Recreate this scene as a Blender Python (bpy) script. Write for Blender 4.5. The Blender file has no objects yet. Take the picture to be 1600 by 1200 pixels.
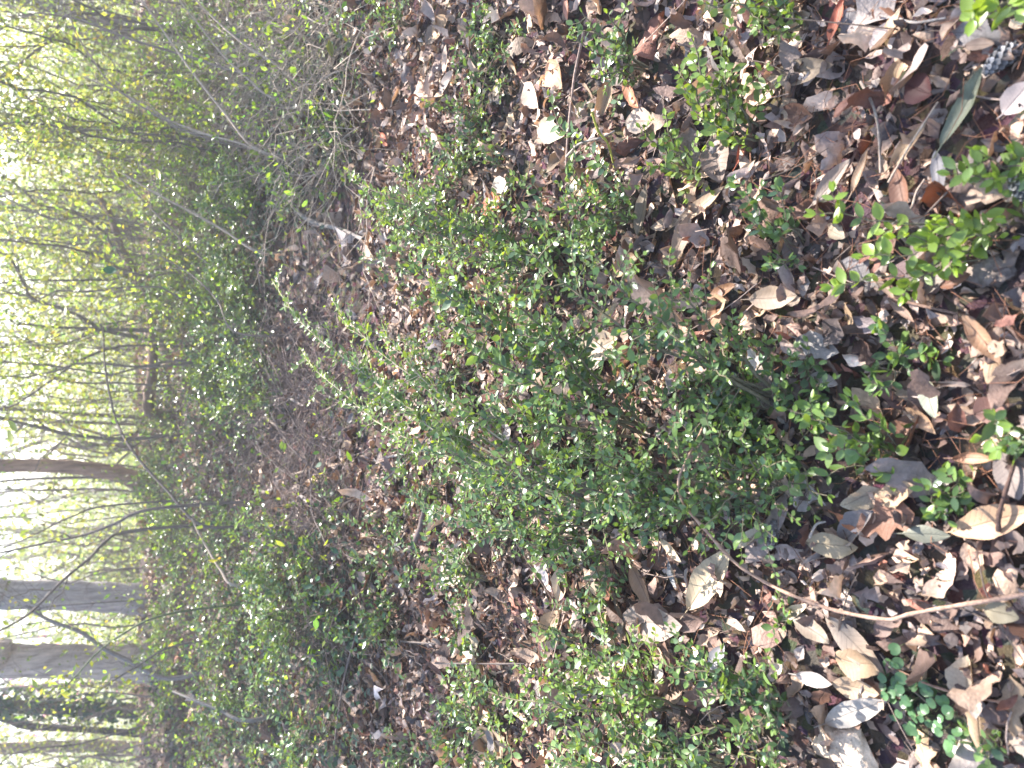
import bpy, math, random
import numpy as np
from mathutils import Vector, Matrix

rng = np.random.default_rng(7)
random.seed(7)
scene = bpy.context.scene
COL = scene.collection

# ------------------------------------------------------------------ camera
F_PX, CX, CY = 1209.0, 800.0, 600.0          # in the photograph's 1600 x 1200 pixels
PITCH = math.radians(30.0)
CAM = np.array([0.0, 0.0, 1.5])
FWD = np.array([0.0, math.cos(PITCH), -math.sin(PITCH)])
UPV = np.array([0.0, math.sin(PITCH), math.cos(PITCH)])
RGT = np.array([1.0, 0.0, 0.0])
cam_data = bpy.data.cameras.new('camera')
cam = bpy.data.objects.new('camera', cam_data)
COL.objects.link(cam)
# the phone was held on its side: picture left is up, picture top is right
cam.matrix_world = Matrix(((-UPV[0], RGT[0], -FWD[0], CAM[0]),
                           (-UPV[1], RGT[1], -FWD[1], CAM[1]),
                           (-UPV[2], RGT[2], -FWD[2], CAM[2]),
                           (0, 0, 0, 1)))
cam_data.sensor_fit = 'HORIZONTAL'
cam_data.angle = 2 * math.atan(800 / F_PX)
cam_data.clip_start = 0.05
cam_data.clip_end = 600
cam_data.dof.use_dof = True
cam_data.dof.focus_distance = 2.25
cam_data.dof.aperture_fstop = cam_data.lens / 8.5     # entrance pupil about 8.5 mm
scene.camera = cam

# ------------------------------------------------------------------ sky, sun, exposure
SUN_EL, SUN_AZ = math.radians(47), math.radians(30)    # azimuth to the right of straight ahead
SUN = np.array([math.sin(SUN_AZ) * math.cos(SUN_EL), math.cos(SUN_AZ) * math.cos(SUN_EL), math.sin(SUN_EL)])
world = bpy.data.worlds.new('World')
scene.world = world
world.use_nodes = True
wn = world.node_tree
sky = wn.nodes.new('ShaderNodeTexSky')
sky.sky_type = 'NISHITA'
sky.sun_disc = False
sky.sun_elevation = SUN_EL
sky.sun_rotation = SUN_AZ
sky.air_density, sky.dust_density, sky.ozone_density = 1.0, 1.0, 1.0
wn.nodes['Background'].inputs['Strength'].default_value = 0.12
wn.links.new(sky.outputs[0], wn.nodes['Background'].inputs['Color'])
sl = bpy.data.lights.new('sun', 'SUN')
sl.energy = 5.0
sl.angle = math.radians(0.53)
sl.color = (1.0, 0.94, 0.86)
so = bpy.data.objects.new('sun', sl)
so.rotation_euler = Vector(-SUN).to_track_quat('-Z', 'Y').to_euler()
so.location = (10, 12, 15)
COL.objects.link(so)
scene.view_settings.view_transform = 'Standard'
scene.view_settings.look = 'None'
scene.view_settings.gamma = 1.0
scene.view_settings.exposure = 2.15
scene.render.engine = 'CYCLES'
scene.cycles.use_denoising = True
scene.cycles.max_bounces = 6
scene.cycles.diffuse_bounces = 3
scene.cycles.glossy_bounces = 2
scene.cycles.transmission_bounces = 4
scene.cycles.transparent_max_bounces = 4
scene.cycles.caustics_reflective = False
scene.cycles.caustics_refractive = False

# ------------------------------------------------------------------ maths helpers
def unit(v):
    v = np.asarray(v, float)
    return v / np.maximum(np.linalg.norm(v, axis=-1, keepdims=True), 1e-9)

def smooth(a, b, x):
    t = np.clip((np.asarray(x, float) - a) / (b - a), 0, 1)
    return t * t * (3 - 2 * t)

def H(x, y):
    """height of the ground: rises gently to a crest about nine metres off, then falls away"""
    x = np.asarray(x, float); y = np.asarray(y, float)
    rise = 0.085 * np.clip(y, -3, 9.0)
    fall = -2.2 * smooth(8.6, 19, y) - 0.004 * np.clip(y - 19, 0, 400)
    n = (0.030 * np.sin(1.9 * x + 0.7 * y + 1.0) + 0.028 * np.sin(2.7 * y - 1.3 * x + 2.1)
         + 0.014 * np.sin(6.1 * x + 1.1) * np.sin(5.3 * y + 0.4) + 0.008 * np.sin(11.7 * x - 7.1 * y)
         + 0.006 * np.sin(17.3 * y + 9.1 * x + 0.8))
    return rise + fall + n * smooth(0, 1.5, y + 1.0)

def Hs(x, y):
    """the same height for one point, faster"""
    s, c = math.sin, min(max((y + 1.0) / 1.5, 0), 1)
    f = min(max((y - 8.6) / 10.4, 0), 1)
    n = (0.030 * s(1.9 * x + 0.7 * y + 1.0) + 0.028 * s(2.7 * y - 1.3 * x + 2.1) + 0.014 * s(6.1 * x + 1.1) * s(5.3 * y + 0.4)
         + 0.008 * s(11.7 * x - 7.1 * y) + 0.006 * s(17.3 * y + 9.1 * x + 0.8))
    return 0.085 * min(max(y, -3), 9.0) - 2.2 * f * f * (3 - 2 * f) - 0.004 * min(max(y - 19, 0), 400) + n * c * c * (3 - 2 * c)

def ray(px, py):
    d = FWD + RGT * ((CY - py) / F_PX) + UPV * ((CX - px) / F_PX)
    return d / np.linalg.norm(d)

def gp(px, py, h=0.0):
    """the point h metres above the ground that is seen at this pixel"""
    d = ray(px, py)
    d0, d1, d2 = map(float, d)
    t0, t = 0.3, 0.3
    while t < 60:
        if 1.5 + d2 * t < Hs(d0 * t, d1 * t) + h:
            a, b = t0, t
            for _ in range(24):
                m = (a + b) / 2
                if 1.5 + d2 * m < Hs(d0 * m, d1 * m) + h: b = m
                else: a = m
            return CAM + d * b
        t0 = t
        t += 0.05 + 0.01 * t
    return CAM + d * 12.0

def at(px, py, Y):
    d = ray(px, py)
    return CAM + d * (Y / d[1])

def project(P):
    q = np.asarray(P, float) - CAM
    z = q @ FWD
    z = np.where(np.abs(z) < 1e-4, 1e-4, z)
    return CX - F_PX * (q @ UPV) / z, CY - F_PX * (q @ RGT) / z, z

def srgb(c, k=1.0):
    c = np.asarray(c, float) / 255.0
    return k * np.where(c <= 0.04045, c / 12.92, ((c + 0.055) / 1.055) ** 2.4)

# ------------------------------------------------------------------ mesh helpers
class Buf:
    def __init__(self):
        self.V, self.F, self.C, self.U, self.n = [], [], [], [], 0
    def add(self, V, F, C, U=None):
        V = np.asarray(V, float).reshape(-1, 3)
        self.V.append(V); self.F.append(np.asarray(F, np.int64).reshape(-1, 4) + self.n)
        C = np.asarray(C, float)
        if C.ndim == 1: C = np.repeat(C[None], len(V), 0)
        self.C.append(C.reshape(-1, 3))
        self.U.append(np.zeros((len(V), 2)) if U is None else np.asarray(U, float).reshape(-1, 2))
        self.n += len(V)
    def mesh(self, name, origin=(0, 0, 0)):
        V = np.concatenate(self.V) - np.asarray(origin, float)
        F = np.concatenate(self.F); C = np.concatenate(self.C); U = np.concatenate(self.U)
        me = bpy.data.meshes.new(name)
        me.vertices.add(len(V)); me.vertices.foreach_set('co', V.astype(np.float32).ravel())
        me.loops.add(F.size); me.loops.foreach_set('vertex_index', F.astype(np.int32).ravel())
        me.polygons.add(len(F))
        me.polygons.foreach_set('loop_start', np.arange(0, F.size, 4, dtype=np.int32))
        me.update(calc_edges=True)
        a = me.attributes.new('Col', 'FLOAT_COLOR', 'POINT')
        a.data.foreach_set('color', np.c_[C, np.ones(len(C))].astype(np.float32).ravel())
        a = me.attributes.new('lc', 'FLOAT_VECTOR', 'POINT')
        a.data.foreach_set('vector', np.c_[U, np.zeros(len(U))].astype(np.float32).ravel())
        me.shade_smooth()
        return me

def link(name, data, mat=None, parent=None, loc=(0, 0, 0), label=None, cat=None, group=None, kind=None):
    o = bpy.data.objects.new(name, data)
    COL.objects.link(o)
    o.location = loc
    if mat is not None and data is not None and len(data.materials) == 0: data.materials.append(mat)
    if parent is not None: o.parent = parent
    if label: o['label'] = label
    if cat: o['category'] = cat
    if group: o['group'] = group
    if kind: o['kind'] = kind
    return o

def build(name, buf, mat, parent=None, origin=(0, 0, 0), **kw):
    """one mesh object; vertices are given in the world, the object's origin is put at `origin` (the parent's, for a part)"""
    return link(name, buf.mesh(name, origin), mat, parent, (0, 0, 0) if parent is not None else tuple(origin), **kw)

def tube(buf, P, R, col, n=6):
    P = np.asarray(P, float); k = len(P)
    R = np.broadcast_to(np.asarray(R, float), (k,))
    T = unit(np.gradient(P, axis=0))
    ref = np.array([0.31, 0.17, 0.93]) if abs(T[0] @ np.array([0.31, 0.17, 0.93])) < 0.9 else np.array([1.0, 0, 0])
    A = unit(np.cross(T, ref)); B = np.cross(T, A)
    th = np.arange(n) / n * 2 * np.pi
    V = P[:, None] + R[:, None, None] * (A[:, None] * np.cos(th)[None, :, None] + B[:, None] * np.sin(th)[None, :, None])
    i = np.arange(k - 1)[:, None]; j = np.arange(n)[None]
    F = np.stack([i * n + j, i * n + (j + 1) % n, (i + 1) * n + (j + 1) % n, (i + 1) * n + j], -1)
    col = np.asarray(col, float)
    C = col if col.ndim == 1 else np.repeat(col, n, 0)
    U = np.stack([np.repeat(np.linspace(0, 1, k), n), np.tile(th, k)], -1)
    buf.add(V, F, C, U)

def leaves(buf, P, D, N, L, W, col, nu=4, nv=3, fold=0.0, curl=0.0, cross=0.0, crumple=0.0, a=1.0, b=0.8, lobe=0.0, nl=3, tipcol=None, edge=0.0):
    n = len(P)
    D = unit(D); S = unit(np.cross(N, D)); N = np.cross(D, S)
    f = lambda v: np.broadcast_to(np.asarray(v, float), (n,))[:, None, None]
    L, W, fold, curl, cross, crumple, aa, bb, lobe = map(f, (L, W, fold, curl, cross, crumple, a, b, lobe))
    curl = np.where(np.abs(curl) < 1e-3, 1e-3, curl); cross = np.where(np.abs(cross) < 1e-3, 1e-3, cross)
    s = np.linspace(0, 1, nu)[None, :, None]; t = np.linspace(-1, 1, nv)[None, None, :]
    w = np.maximum(np.sin(np.pi * np.clip(s, 1e-4, 1 - 1e-4) ** aa), 1e-4) ** bb
    ph = rng.uniform(0, 6.28, (n, 1, 1))
    w = np.maximum(w * (1 + lobe * np.sin(2 * np.pi * nl * s + ph) * np.where(np.abs(t) > 0.5, 1, 0)), 0.02)
    if edge:
        q = rng.uniform(0, 6.28, (4, n, 1, 1)); sg = np.sign(t)
        w = w * (1 + edge * np.abs(t) * (np.sin(11 * s + q[0] + sg * q[1]) + .7 * np.sin(23 * s + q[2] + 2 * sg * q[1]) + .5 * np.sin(41 * s + q[3] - sg * q[0])))
    w = w * W * 0.5
    g = curl * s
    x = L * np.sin(g) / curl; z = L * (1 - np.cos(g)) / curl
    y = w * np.sin(cross * t) / cross
    h = w * (1 - np.cos(cross * t)) / cross + np.abs(y) * np.tan(fold)
    if np.any(crumple > 0):
        k = rng.uniform(3, 9, (4, n, 1, 1)); p = rng.uniform(0, 6.28, (3, n, 1, 1))
        h = h + crumple * L * (np.sin(k[0] * s + 1.7 * t + p[0]) + 0.7 * np.sin(k[1] * s - 2.6 * t + p[1]) + 0.4 * np.sin(2.2 * k[2] * s + 3.1 * t + p[2])) * 0.5
        y = y + crumple * L * 0.35 * np.sin(k[3] * s + p[0])
    e = lambda v: v[:, None, None, :]
    V = e(np.asarray(P, float)) + e(D) * (x - h * np.sin(g))[..., None] + e(S) * (y + 0 * x)[..., None] + e(N) * (z + h * np.cos(g))[..., None]
    i = np.arange(nu - 1)[:, None]; j = np.arange(nv - 1)[None]
    q = np.stack([i * nv + j, i * nv + j + 1, (i + 1) * nv + j + 1, (i + 1) * nv + j], -1).reshape(-1, 4)
    Fq = q[None] + (np.arange(n) * nu * nv)[:, None, None]
    col = np.broadcast_to(np.asarray(col, float), (n, 3))
    C = np.repeat(col[:, None], nu * nv, 1)
    if tipcol is not None:
        m = np.broadcast_to(np.clip(s * 1.0, 0, 1) ** 3, (n, nu, nv)).reshape(n, -1, 1)
        C = C * (1 - m) + np.asarray(tipcol) * m
    U = np.stack(np.broadcast_arrays(s + 0 * t, t + 0 * s), -1)
    buf.add(V, Fq, C, np.broadcast_to(U, (n, nu, nv, 2)))

def bez(p0, p1, p2, k=10, wob=0.0):
    t = np.linspace(0, 1, k)[:, None]
    P = (1 - t) ** 2 * p0 + 2 * t * (1 - t) * p1 + t * t * p2
    if wob:
        ph = rng.uniform(0, 6.28, (2, 3)); fr = rng.uniform(3, 9, (2, 3))
        P = P + wob * np.sin(t * np.pi) * (np.sin(fr[0] * t * 2 + ph[0]) + 0.5 * np.sin(fr[1] * t * 3 + ph[1]))
    return P

def spline(pts, k=6):
    """smooth line through the given points (Catmull-Rom)"""
    P = np.asarray(pts, float)
    Q = np.vstack([2 * P[0] - P[1], P, 2 * P[-1] - P[-2]])
    out = []
    for i in range(1, len(Q) - 2):
        for t in np.arange(k) / k:
            a, b, c, d = Q[i - 1:i + 3]
            out.append(0.5 * (2 * b + (c - a) * t + (2 * a - 5 * b + 4 * c - d) * t * t + (3 * b - a - 3 * c + d) * t ** 3))
    out.append(P[-1])
    return np.array(out)

# ------------------------------------------------------------------ materials
def mat_new(name):
    m = bpy.data.materials.new(name)
    m.use_nodes = True
    nt = m.node_tree
    nt.nodes.clear()
    return m, nt, nt.nodes.new('ShaderNodeOutputMaterial')

def N_(nt, t, **kw):
    n = nt.nodes.new(t)
    for k, v in kw.items(): setattr(n, k, v)
    return n

def colour_in(nt, src):
    if src == 'object': return N_(nt, 'ShaderNodeObjectInfo').outputs['Color']
    return N_(nt, 'ShaderNodeAttribute', attribute_name='Col').outputs['Color']

def mulcol(nt, a, fac_socket, lo, hi):
    mr = N_(nt, 'ShaderNodeMapRange'); mr.inputs[3].default_value, mr.inputs[4].default_value = lo, hi
    nt.links.new(fac_socket, mr.inputs[0])
    mx = N_(nt, 'ShaderNodeVectorMath', operation='SCALE')
    nt.links.new(a, mx.inputs[0]); nt.links.new(mr.outputs[0], mx.inputs['Scale'])
    return mx.outputs[0]

def leaf_material(name, src, trans, rough, spec, tint, veins=False, mottle=(0.75, 1.2), mscale=90):
    m, nt, out = mat_new(name)
    c = colour_in(nt, src)
    tc = N_(nt, 'ShaderNodeTexCoord')
    nz = N_(nt, 'ShaderNodeTexNoise'); nz.inputs['Scale'].default_value = mscale; nz.inputs['Detail'].default_value = 3
    nt.links.new(tc.outputs['Object'], nz.inputs['Vector'])
    c = mulcol(nt, c, nz.outputs['Fac'], *mottle)
    bs = N_(nt, 'ShaderNodeBsdfPrincipled')
    bs.inputs['Roughness'].default_value = rough
    bs.inputs['Specular IOR Level'].default_value = spec
    if veins:
        # midrib and side veins from the leaf's own length / width coordinates
        at_ = N_(nt, 'ShaderNodeAttribute', attribute_name='lc')
        sp = N_(nt, 'ShaderNodeSeparateXYZ'); nt.links.new(at_.outputs['Vector'], sp.inputs[0])
        ab = N_(nt, 'ShaderNodeMath', operation='ABSOLUTE'); nt.links.new(sp.outputs[1], ab.inputs[0])
        k1 = N_(nt, 'ShaderNodeMath', operation='MULTIPLY_ADD'); k1.inputs[1].default_value = -0.16
        nt.links.new(ab.outputs[0], k1.inputs[0]); nt.links.new(sp.outputs[0], k1.inputs[2])
        k2 = N_(nt, 'ShaderNodeMath', operation='MULTIPLY'); k2.inputs[1].default_value = 75; nt.links.new(k1.outputs[0], k2.inputs[0])
        k3 = N_(nt, 'ShaderNodeMath', operation='SINE'); nt.links.new(k2.outputs[0], k3.inputs[0])
        side = N_(nt, 'ShaderNodeMapRange'); side.inputs[1].default_value = 0.75; side.inputs[2].default_value = 1.0
        nt.links.new(k3.outputs[0], side.inputs[0])
        mid = N_(nt, 'ShaderNodeMapRange'); mid.inputs[1].default_value = 0.09; mid.inputs[2].default_value = 0.02
        nt.links.new(ab.outputs[0], mid.inputs[0])
        s2 = N_(nt, 'ShaderNodeMath', operation='MULTIPLY'); s2.inputs[1].default_value = 0.35; nt.links.new(side.outputs[0], s2.inputs[0])
        vv = N_(nt, 'ShaderNodeMath', operation='MAXIMUM'); nt.links.new(mid.outputs[0], vv.inputs[0]); nt.links.new(s2.outputs[0], vv.inputs[1])
        c = mulcol(nt, c, vv.outputs[0], 1.0, 0.72)
        # blotches and decay spots
        n2 = N_(nt, 'ShaderNodeTexNoise'); n2.inputs['Scale'].default_value = 28; n2.inputs['Detail'].default_value = 5; n2.inputs['Roughness'].default_value = 0.7
        nt.links.new(tc.outputs['Object'], n2.inputs['Vector'])
        rp = N_(nt, 'ShaderNodeMapRange'); rp.inputs[1].default_value = 0.58; rp.inputs[2].default_value = 0.72
        nt.links.new(n2.outputs['Fac'], rp.inputs[0])
        c = mulcol(nt, c, rp.outputs[0], 1.0, 0.55)
        bp = N_(nt, 'ShaderNodeBump'); bp.inputs['Strength'].default_value = 0.6; bp.inputs['Distance'].default_value = 0.0015
        ad = N_(nt, 'ShaderNodeMath', operation='ADD'); nt.links.new(vv.outputs[0], ad.inputs[0]); nt.links.new(n2.outputs['Fac'], ad.inputs[1])
        nt.links.new(ad.outputs[0], bp.inputs['Height'])
        nt.links.new(bp.outputs[0], bs.inputs['Normal'])
    elif name == 'litter_leaf':
        n2 = N_(nt, 'ShaderNodeTexNoise'); n2.inputs['Scale'].default_value = 160; n2.inputs['Detail'].default_value = 3
        nt.links.new(tc.outputs['Object'], n2.inputs['Vector'])
        bp = N_(nt, 'ShaderNodeBump'); bp.inputs['Strength'].default_value = 0.8; bp.inputs['Distance'].default_value = 0.003
        nt.links.new(n2.outputs['Fac'], bp.inputs['Height']); nt.links.new(bp.outputs[0], bs.inputs['Normal'])
    nt.links.new(c, bs.inputs['Base Color'])
    tr = N_(nt, 'ShaderNodeBsdfTranslucent')
    tm = N_(nt, 'ShaderNodeVectorMath', operation='MULTIPLY'); tm.inputs[1].default_value = tint
    nt.links.new(c, tm.inputs[0]); nt.links.new(tm.outputs[0], tr.inputs['Color'])
    mx = N_(nt, 'ShaderNodeMixShader'); mx.inputs[0].default_value = trans
    nt.links.new(bs.outputs[0], mx.inputs[1]); nt.links.new(tr.outputs[0], mx.inputs[2])
    nt.links.new(mx.outputs[0], out.inputs['Surface'])
    return m

def bark_material(name, src='attr', scale=60, stretch=(1, 1, 0.25), lo=0.55, hi=1.35, bump=0.6, dist=0.004):
    m, nt, out = mat_new(name)
    c = colour_in(nt, src)
    tc = N_(nt, 'ShaderNodeTexCoord')
    mp = N_(nt, 'ShaderNodeMapping'); mp.inputs['Scale'].default_value = stretch
    nt.links.new(tc.outputs['Object'], mp.inputs[0])
    nz = N_(nt, 'ShaderNodeTexNoise'); nz.inputs['Scale'].default_value = scale; nz.inputs['Detail'].default_value = 6; nz.inputs['Roughness'].default_value = 0.65
    nt.links.new(mp.outputs[0], nz.inputs['Vector'])
    mr = N_(nt, 'ShaderNodeMapRange'); mr.inputs[1].default_value = 0.3; mr.inputs[2].default_value = 0.7
    nt.links.new(nz.outputs['Fac'], mr.inputs[0])
    c = mulcol(nt, c, mr.outputs[0], lo, hi)
    bs = N_(nt, 'ShaderNodeBsdfPrincipled'); bs.inputs['Roughness'].default_value = 0.85; bs.inputs['Specular IOR Level'].default_value = 0.25
    bp = N_(nt, 'ShaderNodeBump'); bp.inputs['Strength'].default_value = bump; bp.inputs['Distance'].default_value = dist
    nt.links.new(nz.outputs['Fac'], bp.inputs['Height']); nt.links.new(bp.outputs[0], bs.inputs['Normal'])
    nt.links.new(c, bs.inputs['Base Color']); nt.links.new(bs.outputs[0], out.inputs['Surface'])
    return m

M_GREEN = leaf_material('green_leaf', 'attr', 0.38, 0.3, 0.65, (1.6, 1.35, 0.5))
M_GREEN_OBJ = leaf_material('green_leaf_single', 'object', 0.38, 0.3, 0.65, (1.5, 1.35, 0.5), mscale=60)
M_YOUNG = leaf_material('young_leaf', 'attr', 0.55, 0.45, 0.4, (1.45, 1.3, 0.6))
M_LITTER = leaf_material('litter_leaf', 'attr', 0.12, 0.62, 0.4, (1.2, 0.9, 0.6), mottle=(0.45, 1.45), mscale=70)
M_DEAD = leaf_material('dead_leaf', 'object', 0.16, 0.55, 0.4, (1.2, 0.9, 0.6), veins=True, mottle=(0.7, 1.25), mscale=40)
M_BARK = bark_material('tree_bark', scale=26, stretch=(1, 1, .14), lo=.5, hi=1.4, bump=1.0, dist=0.03)
M_TWIG = bark_material('twig_bark', scale=120, dist=0.002)
M_NEEDLE = bark_material('pine_needle', scale=200, lo=0.7, hi=1.25, bump=0.0)
M_CLOD = bark_material('rotten_wood', scale=45, stretch=(1, 1, 1), bump=1.0, dist=0.01)

def ground_material():
    m, nt, out = mat_new('woodland_soil')
    tc = N_(nt, 'ShaderNodeTexCoord')
    n1 = N_(nt, 'ShaderNodeTexNoise'); n1.inputs['Scale'].default_value = 34; n1.inputs['Detail'].default_value = 9; n1.inputs['Roughness'].default_value = 0.72
    n2 = N_(nt, 'ShaderNodeTexNoise'); n2.inputs['Scale'].default_value = 1.1; n2.inputs['Detail'].default_value = 5
    vo = N_(nt, 'ShaderNodeTexVoronoi'); vo.inputs['Scale'].default_value = 38; vo.feature = 'F1'
    for n in (n1, n2, vo): nt.links.new(tc.outputs['Object'], n.inputs['Vector'])
    cr = N_(nt, 'ShaderNodeValToRGB')
    e = cr.color_ramp.elements
    e[0].position, e[0].color = 0.3, (0.04, 0.026, 0.021, 1)
    e[1].position, e[1].color = 0.72, (0.16, 0.115, 0.09, 1)
    k = e.new(0.5); k.color = (0.10, 0.068, 0.056, 1)
    nt.links.new(n1.outputs['Fac'], cr.inputs[0])
    mx = N_(nt, 'ShaderNodeMix', data_type='RGBA'); mx.inputs[0].default_value = 0.35
    nt.links.new(cr.outputs[0], mx.inputs[6])
    vm = N_(nt, 'ShaderNodeVectorMath', operation='MULTIPLY'); vm.inputs[1].default_value = (0.16, 0.12, 0.10)
    nt.links.new(vo.outputs['Color'], vm.inputs[0]); nt.links.new(vm.outputs[0], mx.inputs[7])
    bs = N_(nt, 'ShaderNodeBsdfPrincipled'); bs.inputs['Roughness'].default_value = 0.95; bs.inputs['Specular IOR Level'].default_value = 0.2
    c = mulcol(nt, mx.outputs[2], n2.outputs['Fac'], 0.6, 1.4)
    nt.links.new(c, bs.inputs['Base Color'])
    bp = N_(nt, 'ShaderNodeBump'); bp.inputs['Strength'].default_value = 1.0; bp.inputs['Distance'].default_value = 0.02
    nt.links.new(n1.outputs['Fac'], bp.inputs['Height']); nt.links.new(bp.outputs[0], bs.inputs['Normal'])
    nt.links.new(bs.outputs[0], out.inputs['Surface'])
    return m
M_SOIL = ground_material()

def meadow_material():
    m, nt, out = mat_new('sunny_clearing')
    tc = N_(nt, 'ShaderNodeTexCoord')
    n1 = N_(nt, 'ShaderNodeTexNoise'); n1.inputs['Scale'].default_value = 1.7; n1.inputs['Detail'].default_value = 8; n1.inputs['Roughness'].default_value = 0.7
    nt.links.new(tc.outputs['Object'], n1.inputs['Vector'])
    cr = N_(nt, 'ShaderNodeValToRGB'); e = cr.color_ramp.elements
    e[0].position, e[0].color = 0.35, (0.10, 0.12, 0.035, 1)
    e[1].position, e[1].color = 0.65, (0.26, 0.22, 0.13, 1)
    nt.links.new(n1.outputs['Fac'], cr.inputs[0])
    bs = N_(nt, 'ShaderNodeBsdfPrincipled'); bs.inputs['Roughness'].default_value = 0.95
    nt.links.new(cr.outputs[0], bs.inputs['Base Color']); nt.links.new(bs.outputs[0], out.inputs['Surface'])
    return m
M_MEADOW = meadow_material()

# ------------------------------------------------------------------ ground
def sheet(name, xs, ys, dz, mat):
    X, Y = np.meshgrid(xs, ys)
    V = np.stack([X, Y, H(X, Y) + dz], -1)
    ny, nx = X.shape
    i = np.arange(ny - 1)[:, None]; j = np.arange(nx - 1)[None]
    F = np.stack([i * nx + j, i * nx + j + 1, (i + 1) * nx + j + 1, (i + 1) * nx + j], -1)
    b = Buf(); b.add(V, F, (0.1, 0.1, 0.1))
    return build(name, b, mat, kind='structure')

def stretch(a, b, n, p): return a + (b - a) * np.linspace(0, 1, n) ** p
xs = np.unique(np.r_[-np.geomspace(6, 90, 16)[::-1], np.linspace(-6, 6, 170), np.geomspace(6, 90, 16)])
sheet('ground', xs, np.unique(np.r_[-30, -12, -6, -4, np.linspace(-3, 11, 200), np.linspace(11.2, 16, 14)]), 0.0, M_SOIL)
sheet('clearing', xs, np.unique(np.r_[np.linspace(16, 24, 16), np.geomspace(24, 110, 24)]), 0.0, M_MEADOW)

# ------------------------------------------------------------------ leaf litter (nobody could count it)
def in_view(P, m=120):
    x, y, z = project(P)
    return (z > 0.2) & (x > -m) & (x < 1600 + m) & (y > -m) & (y < 1200 + m)

def ground_points(n, y0, y1, side=0.8, p=1.0):
    y = y0 + (y1 - y0) * rng.uniform(0, 1, n) ** p
    hw = 0.56 * y + side
    x = rng.uniform(-1, 1, n) * hw
    keep = rng.uniform(0, 1, n) < hw / (0.56 * y1 + side)
    return x[keep], y[keep]

LIT = np.array([[0.085, 0.060, 0.052], [0.125, 0.088, 0.074], [0.18, 0.15, 0.138], [0.23, 0.175, 0.135], [0.36, 0.28, 0.215],
                [0.13, 0.062, 0.046], [0.050, 0.042, 0.042], [0.27, 0.245, 0.23], [0.48, 0.41, 0.34], [0.11, 0.10, 0.105]])
LITP = np.array([0.19, 0.18, 0.15, 0.14, 0.08, 0.03, 0.1, 0.06, 0.03, 0.04])

def litter(buf, n, y0, y1, size, lift, nu, tilt, p=1.0, wide=(.35, .85), mix=LITP, cr=1.0):
    x, y = ground_points(n, y0, y1, p=p)
    n = len(x)
    h = lift * rng.uniform(0, 1, n) ** 1.3
    P = np.stack([x, y, H(x, y) + h], -1)
    az = rng.uniform(0, 6.283, n)
    D = np.stack([np.cos(az), np.sin(az), rng.normal(0, tilt, n)], -1)
    Nn = np.stack([rng.normal(0, tilt, n), rng.normal(0, tilt, n), np.ones(n)], -1)
    L = size * np.exp(rng.normal(0, 0.42, n))
    c = LIT[rng.choice(len(LIT), n, p=mix)] * np.array([1.66, 1.52, 1.44]) * np.exp(rng.normal(0, 0.28, (n, 1)))
    leaves(buf, P, D, Nn, L, L * rng.uniform(*wide, n), c, nu=nu, nv=3, fold=rng.normal(0, 0.3, n), curl=rng.normal(0, 1.1, n),
           cross=rng.normal(0, 1.2, n), crumple=cr * rng.uniform(0.05, 0.22, n), a=rng.uniform(0.7, 1.3, n), b=rng.uniform(0.35, 0.9, n),
           lobe=rng.choice([0, 0, 0.25, 0.4], n), nl=2.5, edge=.13)

b = Buf(); litter(b, 30000, 0.25, 3.4, 0.030, 0.022, 5, 0.5); litter(b, 7200, 0.25, 3.6, 0.066, 0.028, 9, 0.36, wide=(.28, .52), mix=[.12, .2, .15, .24, .13, .03, .03, .06, .03, .01], cr=.6)
build('leaf_litter', b, M_LITTER, label='crumbled brown and grey leaf litter covering the near ground', cat='leaf litter', kind='stuff')
b = Buf(); litter(b, 33000, 3.2, 9.8, 0.058, 0.035, 4, 0.5, p=0.8)
build('leaf_litter', b, M_LITTER, label='brown leaf litter covering the ground towards the thicket', cat='leaf litter', kind='stuff')

b = Buf(); litter(b, 3400, 0.3, 3.6, 0.024, 0.045, 6, 0.35)
build('leaf_litter', b, M_LITTER, label='small loose leaf fragments lying on top of the near litter', cat='leaf litter', kind='stuff')

def needles(buf, n, y0, y1):
    x, y = ground_points(n, y0, y1)
    # they lie in loose drifts
    k = np.sin(2.3 * x + 1.2 * y) + np.sin(3.1 * y - 1.7 * x + 1) > -0.5
    x, y = x[k], y[k]
    for X, Y in zip(x, y):
        az = rng.uniform(0, 6.283); l = rng.uniform(0.05, 0.13)
        d = np.array([math.cos(az), math.sin(az), rng.normal(0, 0.12)])
        z = H(X, Y) + rng.uniform(0.012, 0.034)
        s = np.array([-d[1], d[0], 0]) * rng.normal(0, 0.012)
        P = np.array([[X, Y, z], [X + d[0] * l / 2 + s[0], Y + d[1] * l / 2 + s[1], z + 0.004], [X + d[0] * l, Y + d[1] * l, z + d[2] * l]])
        tube(buf, P, (0.0007, 0.0008, 0.0005), np.array([0.24, 0.115, 0.07]) * rng.uniform(0.5, 1.5), n=3)
b = Buf(); needles(b, 8000, 0.3, 3.6)
build('pine_needles', b, M_NEEDLE, label='scattered reddish fallen pine needles over the leaf litter', cat='pine needles', kind='stuff')

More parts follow.
